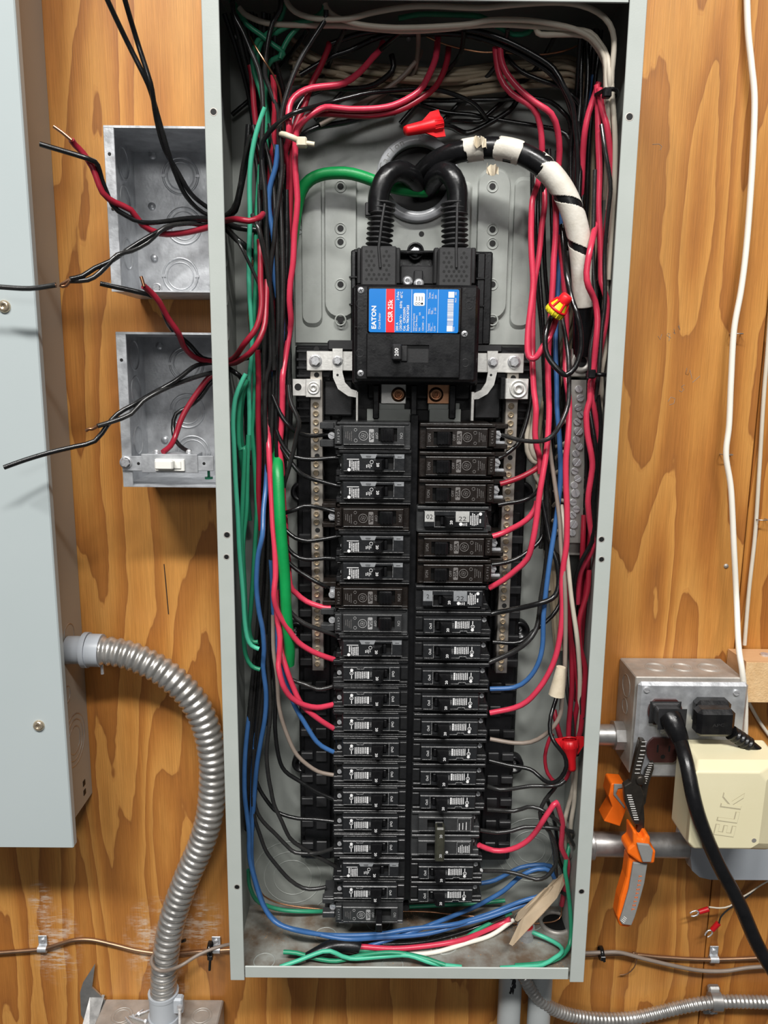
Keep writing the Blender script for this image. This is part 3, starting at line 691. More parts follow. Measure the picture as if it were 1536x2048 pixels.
def type_c(seed=1):
    t = thing('circuit_breaker', '-', 'circuit breaker'); f = M['brk']
    m = MB(); m.box(0, 67, -12.9, 12.9, 24, 65, .8); m.build('case', f, t)
    m = MB(); m.box(.6, 76, 8.9, 12.7, 60, 67.5, .7); m.box(.6, 76, -12.7, -9.2, 60, 66.5, .7); m.box(.5, 8, -6.5, 7, 62, 67.2, .6); m.build('side_ridges', f, t)
    m = MB(); face_with_slot(m, 8.6, 66, -7.9, 6.6, 19.2, 36.2, -6.2, 4.8, 62, 71.5, .8); m.build('face', M['brk_edge'], t)
    MB().box(19.2, 36.2, -6.2, 4.8, 58, 64).build('slot', M['blk_dark'], t)
    toggle(t, 25.4, 35.8, -5.6, 4.2, 66, 83.5, M['blk'])
    m = MB(); D = 71.62
    outline(m, [(10, -7.6), (19, -7.6)], D-.2); outline(m, [(37, -7.3), (44.8, -7.3), (44.8, -5.6), (51.6, -5.6), (51.6, -7.3), (65, -7.3)], D-.05, .28)
    outline(m, [(9, 6.2), (65, 6.2)], D-.1, .2); outline(m, [(2, 12.3), (75, 12.3)], 67.3, .22); outline(m, [(10, -10.4), (65, -10.4)], 67, .2)
    outline(m, [(18.9, -7), (18.9, 5)], D-.1, .22); m.build('worn_edge', M['edge'], t)
    m = MB(); text_mb(m, 'On/I', 15.6, -.8, D+.02, 2.5, 90, sx=.95)
    m.box(39.6, 41.4, -3.0, 4.4, D-.1, D+.05)
    dashes(m, 42.2, 7, 1.78, -3.1, 4.6, D-.08, seed, .95, .1)
    m.ring((57.2, -D+.1, -1.2), Y, 1.7, .5, .2, 16); text_mb(m, 'UL', 57.2, -1.2, D+.1, 1.3, 90); m.disc((57.0, -D+.05, -4.4), Y, 1.55, .12, 16)
    m.box(56.7, 57.5, 1.2, 4.6, D-.1, D+.05); m.build('white_print', M['white'], t)
    m = MB(); text_mb(m, 'Off/O', 37.9, -.2, D+.02, 1.8, 90, sx=.9)
    for z in (-1.8, .6, 2.8): text_mb(m, 'A', 40.5, z, D+.1, 1.4, 90)
    m.build('dim_print', M['greyprint'], t)
    terminal(t, 66.5, f); return t
def type_b(side, silver=False, v='sq'):
    t = thing('circuit_breaker', '-', 'circuit breaker'); f = M['brk'] if not silver else M['brk_grey']; s = side
    m = MB(); m.box(0, 68, -12.9, 12.9, 24, 65, .8); m.build('case', f, t)
    m = MB(); m.box(.4, 70, 9.6, 12.7, 60, 68, .7); m.box(.4, 70, -12.7, -9.6, 60, 68, .7); m.build('side_ridges', f, t)
    a, b = (-6.8, 9.0) if s > 0 else (-9.0, 6.8)
    m = MB(); face_with_slot(m, 7, 66, a, b, 17.5, 36, -6.6, 4.8, 62, 72, .7); m.build('face', M['brk_edge'], t)
    MB().box(17.5, 36, -6.6, 4.8, 60, 66).build('slot', M['blk_dark'], t)
    D = 72.08
    toggle(t, 27, 36.2, -5.6, 4.6 if s > 0 else 5.4, 66, 79.5, M['blk'], hollow=False)
    pm = M['silver_sticker'] if silver else M['grey_clear']
    if v == 'sq':
        z0 = 8.8*s; z1 = -1.4*s
        MB().box(7.6, 16.6, z0, z1, D-.1, D+.1).build('square_patch', pm, t); m = MB(); m.box(37.4, 50.6, z0, z1, D-.1, D+.1); m.build('window_patch', pm, t)
        m = MB()
        if silver: text_mb(m, '02', 12.2, 3.2*s, D+.2, 4.6, 0)
        else: text_mb(m, '2', 12.2, 3.2*s, D+.2, 4.0, 0)
        text_mb(m, '22', 44, 1.5*s, D+.2, 4.2, 0, sx=1.3); m.build('dark_print', M['blk_matt'], t)
    else:
        z0, z1 = 9.4*s, 5.4*s
        MB().prism([(33.5, z0), (49.5, z0), (47.5, z1), (35, z1)], D-.6, D+.2).build('clear_patch', pm, t)
        MB().prism([(7.6, z0), (17.2, z0), (16.2, z1), (7.6, z1)], D-.6, D+.2).build('clear_patch', pm, t)
        m = MB(); m.box(39, 44, z1+1.6*s, z1+2.2*s, D, D+.3); m.box(39.5, 43.5, z1+.5*s, z1+.9*s, D, D+.3); m.box(10, 14, z1+1.2*s, z1+1.8*s, D, D+.3); m.build('dark_print', M['blk_matt'], t)
    m = MB()
    if v != 'sq':
        lo, hi = (-7.2, 4.4) if s > 0 else (-4.4, 7.2)
        dashes(m, 50.4, 5, 1.6, lo+1, hi, D-.05, 11, .85, .2); dashes(m, 58.6, 1, 1, lo+1, hi-4, D-.05, 4, 1.3)
        dashes(m, 38.4, 4, 1.5, (0 if s < 0 else -4), (4 if s > 0 else 4.4), D-.05, 19, .7, .5)
        m.ring((36.9+1.6, -D, lo+4.2 if s > 0 else hi-9), Y, 1.6, .4, .2, 14); m.disc((60, -D, hi-1.6), Y, 1.6, .12, 12)
        m.box(50.5, 62, z1-1.3*s, z1-.7*s, D-.1, D+.1)
    else:
        dashes(m, 51.5, 5, 1.7, -5.2, 7.4, D-.05, 23, .9, .2); dashes(m, 60.4, 1, 1, -3, 3, D-.05, 2, 1.4); m.disc((61.2, -D, 6.5), Y, 1.6, .12, 12)
        m.disc((42.5, -D, -3.6), Y, 1.7, .12, 14); dashes(m, 44.5, 3, 1.6, -5.2, -2.2, D-.05, 8, .8); m.box(52, 64, -8.8, -8.1, D-4, D-3.2)
    m.build('white_print', M['white'], t)
    m = MB(); outline(m, [(7, b), (65, b)], D-.2, .2); outline(m, [(17.2, a+.3), (36, a+.3)], D-.1, .2); outline(m, [(1, 12.4), (69, 12.4)], 67.9, .2); outline(m, [(17.2, -6.8), (17.2, 5)], D-.1, .18)
    m.build('worn_edge', M['edge'], t)
    terminal(t, 63, f); return t
def type_g(kind):                                             # older style with round emblem
    t = thing('circuit_breaker', '-', 'circuit breaker'); grey = kind != 'dark'
    f = M['brk_grey'] if grey else M['brk_brown']; pr = M['greyprint'] if grey else M['dimprint']
    m = MB(); m.box(1.5, 70, -12.6, 12.8, 24, 64, .8); m.build('case', f, t)
    m = MB(); m.box(1.5, 74, 9.2, 12.6, 60, 67.5, .8); m.box(3, 72, -12.4, -9.8, 58, 65, .8); m.build('side_ridges', f, t)
    m = MB(); face_with_slot(m, 7.5, 66, -9.2, 8.4, 14.6, 32.4, -7.6, 5.2, 62, 71, .7); m.build('face', f, t)
    m = MB(); m.box(67, 74, -9, 8.6, 60, 69.5, .7); m.build('outer_step', f, t)
    MB().box(14.6, 32.4, -7.6, 5.2, 58, 65).build('slot', M['blk_dark'], t)
    D = 71.08
    m = MB()
    if kind == 'off':
        m.box(24, 31, -5.5, 4.5, 62, 92, .8)
    else:
        m.box(17.6, 30.5, -7, 4.9, 62, 74, .9)
        for i in range(4): m.box(18.2+i*3.1, 19.4+i*3.1, -6.8, 4.8, 74, 76.5, .35)
    h = m.build('toggle', M['blk'], t)
    if kind == 'off': MB().disc((27.5, -92, 1.5), Y, 1.3, .12, 12).build('toggle_hole', M['blk_dark'], h)
    m = MB(); m.ring((46.5, -D, 0), Y, 4.2, .55, .3, 30)
    for a in range(4): 
        q = a*math.pi/2+.4; m.ring((46.5+1.5*math.cos(q), -D, 1.5*math.sin(q)), Y, 1.1, .35, .2, 12)
    text_mb(m, 'ON' if grey else 'I/ON', 10.8, -.5, D+.08, 2.8, 90, sx=.9)
    text_mb(m, 'OFF', 34.1, -.2, D+.08, 2.5, 90, sx=1.0)
    m.ring((53.8, -D, 4.4), Y, 1.5, .4, .2, 14); m.ring((54, -D, -5.6), Y, 1.3, .4, .2, 14)
    m.build('relief_lettering', pr, t)
    MB().prism([(x+38.9, z-.3) for x, z in rr(-2.3, 2.3, -6.2, 6.2, .9, 3)], D-.05, D+.1).build('rating_plate', pr if not grey else M['greyprint'], t)
    m = MB(); text_mb(m, '20A' if kind != '30' else '30A', 38.9, -.2, D+.2, 3.4, 90, bold=.02); 
    m.build('rating_print', f, t)
    m = MB(); dashes(m, 57.5, 4, 1.8, -5, 6, D-.08, 7, .5, .5); m.build('dim_print', M['dimprint'], t)
    m = MB()
    for i, z in enumerate((6, 3.4, .8, -2.2, -5)): text_mb(m, 'EFTAC'[i], 70.5, z, 69.6, 2.0, 90)
    m.build('outer_relief', pr, t)
    # wire clip
    m = MB(); m.box(73, 87, 7.5, 12, 30, 58, .7); m.box(73, 87, -12, -7.5, 30, 58, .7)
    if grey: m.box(75, 88.5, 5, 11.8, 52, 61, .7); m.box(75, 88.5, -11.8, -5.5, 52, 61, .7)
    m.build('clip_arms', f, t)
    m = MB(); m.box(73, 80, -6, 6, 40, 55, .6); m.build('clip_plate', M['galv'] if not grey else M['blk_dark'], t)
    m = MB(); m.box(74, 85, -7.4, -4.8, 48, 56, .4); m.build('clip_tongue', M['galv'], t)
    o = inst(ME['slot'], 'terminal_screw', t, W3(77.5, 1.2, 55.5), (0, 1.1, 0)); o.scale = (1.15, 1.15, 1.15)
    m = MB(); outline(m, [(8, 8.1), (65, 8.1)], D-.2, .28); outline(m, [(8, -9), (65, -9)], D-.2, .16); outline(m, [(2.5, 12.3), (70, 12.3)], 67.3, .2); m.build('worn_edge', M['edge'], t)
    return t
def type_t(seed):                                              # tied pair member, plain dusty face
    t = thing('circuit_breaker', '-', 'circuit breaker'); f = M['brk_grey']
    MB().box(0, 66, -12.9, 12.9, 24, 65, .8).build('case', f, t)
    m = MB(); m.box(.4, 72, 9.4, 12.7, 60, 67.5, .7); m.box(.4, 72, -12.7, -9.6, 60, 67.5, .7); m.build('side_ridges', f, t)
    m = MB(); face_with_slot(m, 7.5, 63, -6.8, 9.0, 16.5, 33.5, -6.0, 6.4, 62, 72, .8); m.build('face', f, t)
    MB().box(16.5, 33.5, -6, 6.4, 60, 66).build('slot', M['blk_dark'], t)
    MB().box(24, 33, -5.6, 5.6, 62, 76, .8).build('toggle', M['blk'], t)
    D = 72.08; m = MB(); dashes(m, 49.5, 7 if seed == 2 else 3, 1.8 if seed == 2 else 3.6, -5.6, 5, D-.05, seed, .8, .3)
    if seed == 2: m.disc((37.5, -D, -4), Y, 1.5, .12, 14)
    m.build('white_print', M['white'], t)
    m = MB(); outline(m, [(8, 8.7), (62, 8.7)], D-.1, .5); outline(m, [(8, -6.5), (62, -6.5)], D-.1, .2); outline(m, [(48, -6.4), (48, 7.4), (61.5, 7.4), (61.5, -6.4)], D-.08, .2); m.build('worn_edge', M['edge'], t)
    terminal(t, 62, f); return t
def put(t, side, z):
    t.location = Vector((3.2 if side > 0 else -2.2, 0, z))/1000+Vector(((z-300)*-.000004*0, 0, 0))
    t.rotation_euler = (0, math.pi if side < 0 else 0, 0)
PROTO = {}
def breaker(kind, side, z, label, group=None):
    key = kind
    if key in PROTO: t = copy_tree(PROTO[key])
    else:
        t = {'C': lambda: type_c(), 'BL': lambda: type_b(-1, v='tr'), 'BL2': lambda: type_b(-1, v='tr'), 'BRs': lambda: type_b(1, True), 'BR': lambda: type_b(1),
             'G': lambda: type_g('dark'), 'G30': lambda: type_g('30'), 'Goff': lambda: type_g('off'), 'T1': lambda: type_t(1), 'T2': lambda: type_t(2)}[kind]()
        PROTO[key] = t
    t['label'] = label
    if 'group' in t: del t['group']
    t['group'] = 'breakers in the left column' if side < 0 else 'breakers in the right column'
    put(t, side, z); return t
ORD = ['topmost', 'second', 'third', 'fourth', 'fifth', 'sixth', 'seventh', 'eighth', 'ninth', 'tenth', 'eleventh', 'twelfth', 'thirteenth', 'fourteenth', 'fifteenth', 'sixteenth', 'seventeenth', 'eighteenth', 'nineteenth', 'bottom']
DSC = {'C': 'black 20 amp breaker marked On/I', 'BL': 'black breaker with white fine print and grey tabs', 'BRs': 'charcoal breaker with bright silver patches', 'BR': 'black breaker with dull grey patches',
       'G': 'dark brown-black breaker with round emblem', 'G30': 'charcoal breaker with round emblem and side clip', 'Goff': 'charcoal breaker switched off with long toggle', 'T1': 'dusty charcoal breaker under the handle tie', 'T2': 'dusty charcoal breaker under the handle tie'}
LK = ['G30', 'BL', 'BL', 'G', 'BL', 'BL', 'G', 'G30', 'BL']+['C']*8+['BL', 'C', 'Goff']
RK = ['G', 'G', 'G', 'BRs', 'G', 'G', 'BR']+['C']*8+['T1', 'T2', 'C', 'C']
LZ = [552, 525.5, 499, 472.5, 446, 419.3, 393, 366.5, 340, 313.5, 286.8, 259.5, 232, 204.5, 177, 148.5, 121.5, 95, 68.5, 42]
RZ = [551.5, 524.5, 497.8, 471.5, 445, 418.5, 392, 365.5, 338.8, 311.5, 284.5, 257, 229.5, 202, 175, 148.5, 121.5, 93.5, 66.5]
for i, (k, z) in enumerate(zip(LK, LZ)):
    breaker(k, -1, z, '%s, %s of the left column' % (DSC[k], ORD[i] if i < 19 else 'bottom one'))
for i, (k, z) in enumerate(zip(RK, RZ)):
    breaker(k, 1, z, '%s, %s of the right column' % (DSC[k], ORD[i] if i < 18 else 'bottom one'))
# handle tie across the two dusty breakers
ht = thing('handle_tie', 'olive-black handle tie joining two toggles low in the right column', 'handle tie', (30, -80, 135))
m = MB(); m.box(27.2, 36.8, 116.5, 155, 76, 88, 1.6); m.build('tie_bar', M['olive'], ht)
m = MB(); text_mb(m, '20', 33.0, 146, 88.1, 2.6, 90, sx=1.1); text_mb(m, '20', 33.0, 124, 88.1, 2.6, 90, sx=1.1); m.build('rating_print', M['white'], ht)
for z in (153.5,): MB().box(29.2, 34.6, 155, 155.2, 79, 85, 0).build('tie_slot', M['blk_dark'], ht)
# ------------------------------------------------------------------ wires (path points are read off the photo with their own distance from the back)
RAD = {'D': 2.4, 'K': 2.15, 'k': 2.15, 'R': 2.9, 'r': 2.7, 'G': 2.3, 'g': 2.3, 'B': 2.5, 'W': 2.4, 'w': 2.4, 'N': 2.2, 'C': .9, 'E': 7.0}
CN = {'D': 'cream', 'K': 'black', 'k': 'dark grey', 'R': 'red', 'r': 'dark red', 'G': 'green', 'g': 'light green', 'B': 'blue', 'W': 'cream', 'w': 'white', 'N': 'taupe', 'C': 'bare copper', 'E': 'bright green'}
def wire(c, label, s, d=60, r=None, group=None, name=None, n=8, inside=True):
    pts = parse(s, d) if isinstance(s, str) else s
    rr_ = (r or RAD[c])+.4
    if inside:
        for p in pts:
            p.x = min(p.x, 179-rr_); p.z = max(p.z, .2+rr_) if p.z < 40 else p.z; p.y = min(p.y, -rr_-.8)
            if 'hole' not in label: p.x = max(p.x, -179+rr_)
    o = MB().tube(spline(pts, 6), r or RAD[c], n).build(name or (CN[c]+'_wire').replace(' ', '_'), M['w_'+c])
    return tag(o, label, 'wire', group)
# --- generic bundles: hand-guided lanes with a little sway
def lane(c, guide, off, group, label, seed, amp=3.5, r=None, d0=None):
    rn = random.Random(seed); pts = []; ph = rn.random()*6; f1 = rn.uniform(.8, 1.7); ph2 = rn.random()*6
    n = len(guide)
    for i, (x, y, d, wdt) in enumerate(guide):
        u = i/max(1, n-1)
        pts.append(P(x+off*wdt+amp*math.sin(ph+f1*u*6)+rn.uniform(-1, 1), y+rn.uniform(-3, 3), d+6*math.sin(ph2+u*5)+(d0 or 0)))
    for p in pts: p.x = max(-176.3, min(176.3, p.x)); p.y = min(p.y, -3.2)
    o = MB().tube(spline(pts, 7), r or RAD[c], 7).build((CN[c]+'_wire').replace(' ', '_'), M['w_'+c]); return tag(o, label, 'wire', group)
GL = [(500, 25, 70, 50), (512, 110, 55, 34), (535, 200, 40, 32), (545, 300, 34, 30), (545, 400, 32, 26), (545, 500, 32, 26), (548, 620, 30, 24), (550, 740, 30, 24), (550, 860, 30, 22), (545, 980, 28, 22), (545, 1100, 26, 20), (534, 1220, 28, 18), (524, 1330, 30, 16), (510, 1440, 32, 12), (502, 1560, 32, 9), (500, 1660, 30, 5)]
for i in range(9):
    lane('Kkkkkkkkk'[i % 9], GL, -1+i*.25, 'black wires deep in the left bundle', 'black wire deep in the long left-hand wire bundle', 10+i)
GL2 = [(520, 250, 58, 26), (540, 340, 56, 24), (548, 440, 56, 24), (552, 540, 55, 24), (555, 640, 54, 22), (552, 740, 52, 24), (550, 840, 52, 22), (548, 940, 50, 20), (545, 1040, 48, 20), (540, 1140, 46, 18), (532, 1240, 46, 16), (525, 1340, 46, 14), (514, 1460, 44, 12), (504, 1560, 42, 8), (502, 1640, 38, 4)]
for i in range(7):
    lane('kKkkKkk'[i], GL2, -1+i*.31, 'black wires in the middle of the left bundle', 'grey-black wire in the middle of the long left-hand wire bundle', 40+i, 5)
GR = [(1180, 60, 60, 20), (1178, 130, 50, 18), (1172, 210, 44, 16), (1160, 300, 38, 18), (1155, 400, 34, 16), (1150, 500, 30, 16)]
for i in range(6): lane('K', GR, -1.1+i*.42, 'black wires at the upper right', 'black wire at the upper right behind the taped feeder', 60+i, 4)
GRW = [(1180, 170, 14, 10), (1182, 230, 16, 12), (1182, 320, 18, 14), (1180, 420, 18, 14), (1172, 520, 20, 12), (1160, 620, 18, 12), (1100, 800, 14, 12), (1085, 960, 12, 12), (1100, 1100, 12, 12), (1112, 1200, 14, 10), (1120, 1300, 16, 8)]
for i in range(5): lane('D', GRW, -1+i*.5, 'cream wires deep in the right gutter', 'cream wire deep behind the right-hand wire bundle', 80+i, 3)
GT = [(585, 118, 22, 0), (640, 135, 20, 0), (720, 150, 18, 0), (800, 160, 16, 0), (900, 162, 16, 0), (1000, 152, 16, 0), (1080, 146, 18, 0), (1140, 142, 20, 0), (1172, 168, 18, 0), (1182, 230, 18, 0)]
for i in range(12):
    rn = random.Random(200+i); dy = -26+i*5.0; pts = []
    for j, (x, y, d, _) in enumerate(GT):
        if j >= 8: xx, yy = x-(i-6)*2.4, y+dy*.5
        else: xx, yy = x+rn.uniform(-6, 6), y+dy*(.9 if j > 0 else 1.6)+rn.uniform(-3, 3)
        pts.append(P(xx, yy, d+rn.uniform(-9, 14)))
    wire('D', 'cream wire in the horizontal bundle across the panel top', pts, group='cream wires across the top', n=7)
for i in range(7):
    rn = random.Random(300+i); x0 = 610+i*85
    wire('KkKNKkK'[i], 'black wire slanting through the dark top of the panel', [P(x0+rn.uniform(-30, 30), 60, 70), P(x0-30, 110, 40), P(x0-60+rn.uniform(-20, 20), 150, 24), P(x0-100, 190, 14), P(x0-150, 230+rn.uniform(0, 20), 12)], group='black wires slanting at the top', n=7)
GRB = [(1196, 560, 60, 12), (1198, 660, 60, 14), (1190, 760, 58, 12), (1188, 860, 60, 12), (1186, 960, 62, 12), (1180, 1060, 62, 12), (1172, 1160, 60, 14), (1165, 1280, 58, 16), (1158, 1400, 56, 14)]
for i in range(6): lane('KrKrKr'[i], GRB, -1+i*.4, 'dark wires against the right flange', 'dark %s wire running down against the right flange' % ('black' if i % 2 == 0 else 'red'), 120+i, 4, d0=-14)
GRC = [(1090, 300, 30, 22), (1090, 420, 30, 22), (1092, 540, 28, 20), (1098, 660, 26, 18), (1100, 780, 26, 16), (1100, 900, 24, 14), (1098, 1000, 24, 12), (1092, 1100, 24, 10)]
for i in range(5): lane('kKKKk'[i], GRC, -1+i*.5, 'black wires deep in the right gutter', 'black wire deep behind the red wires of right gutter', 140+i, 4)

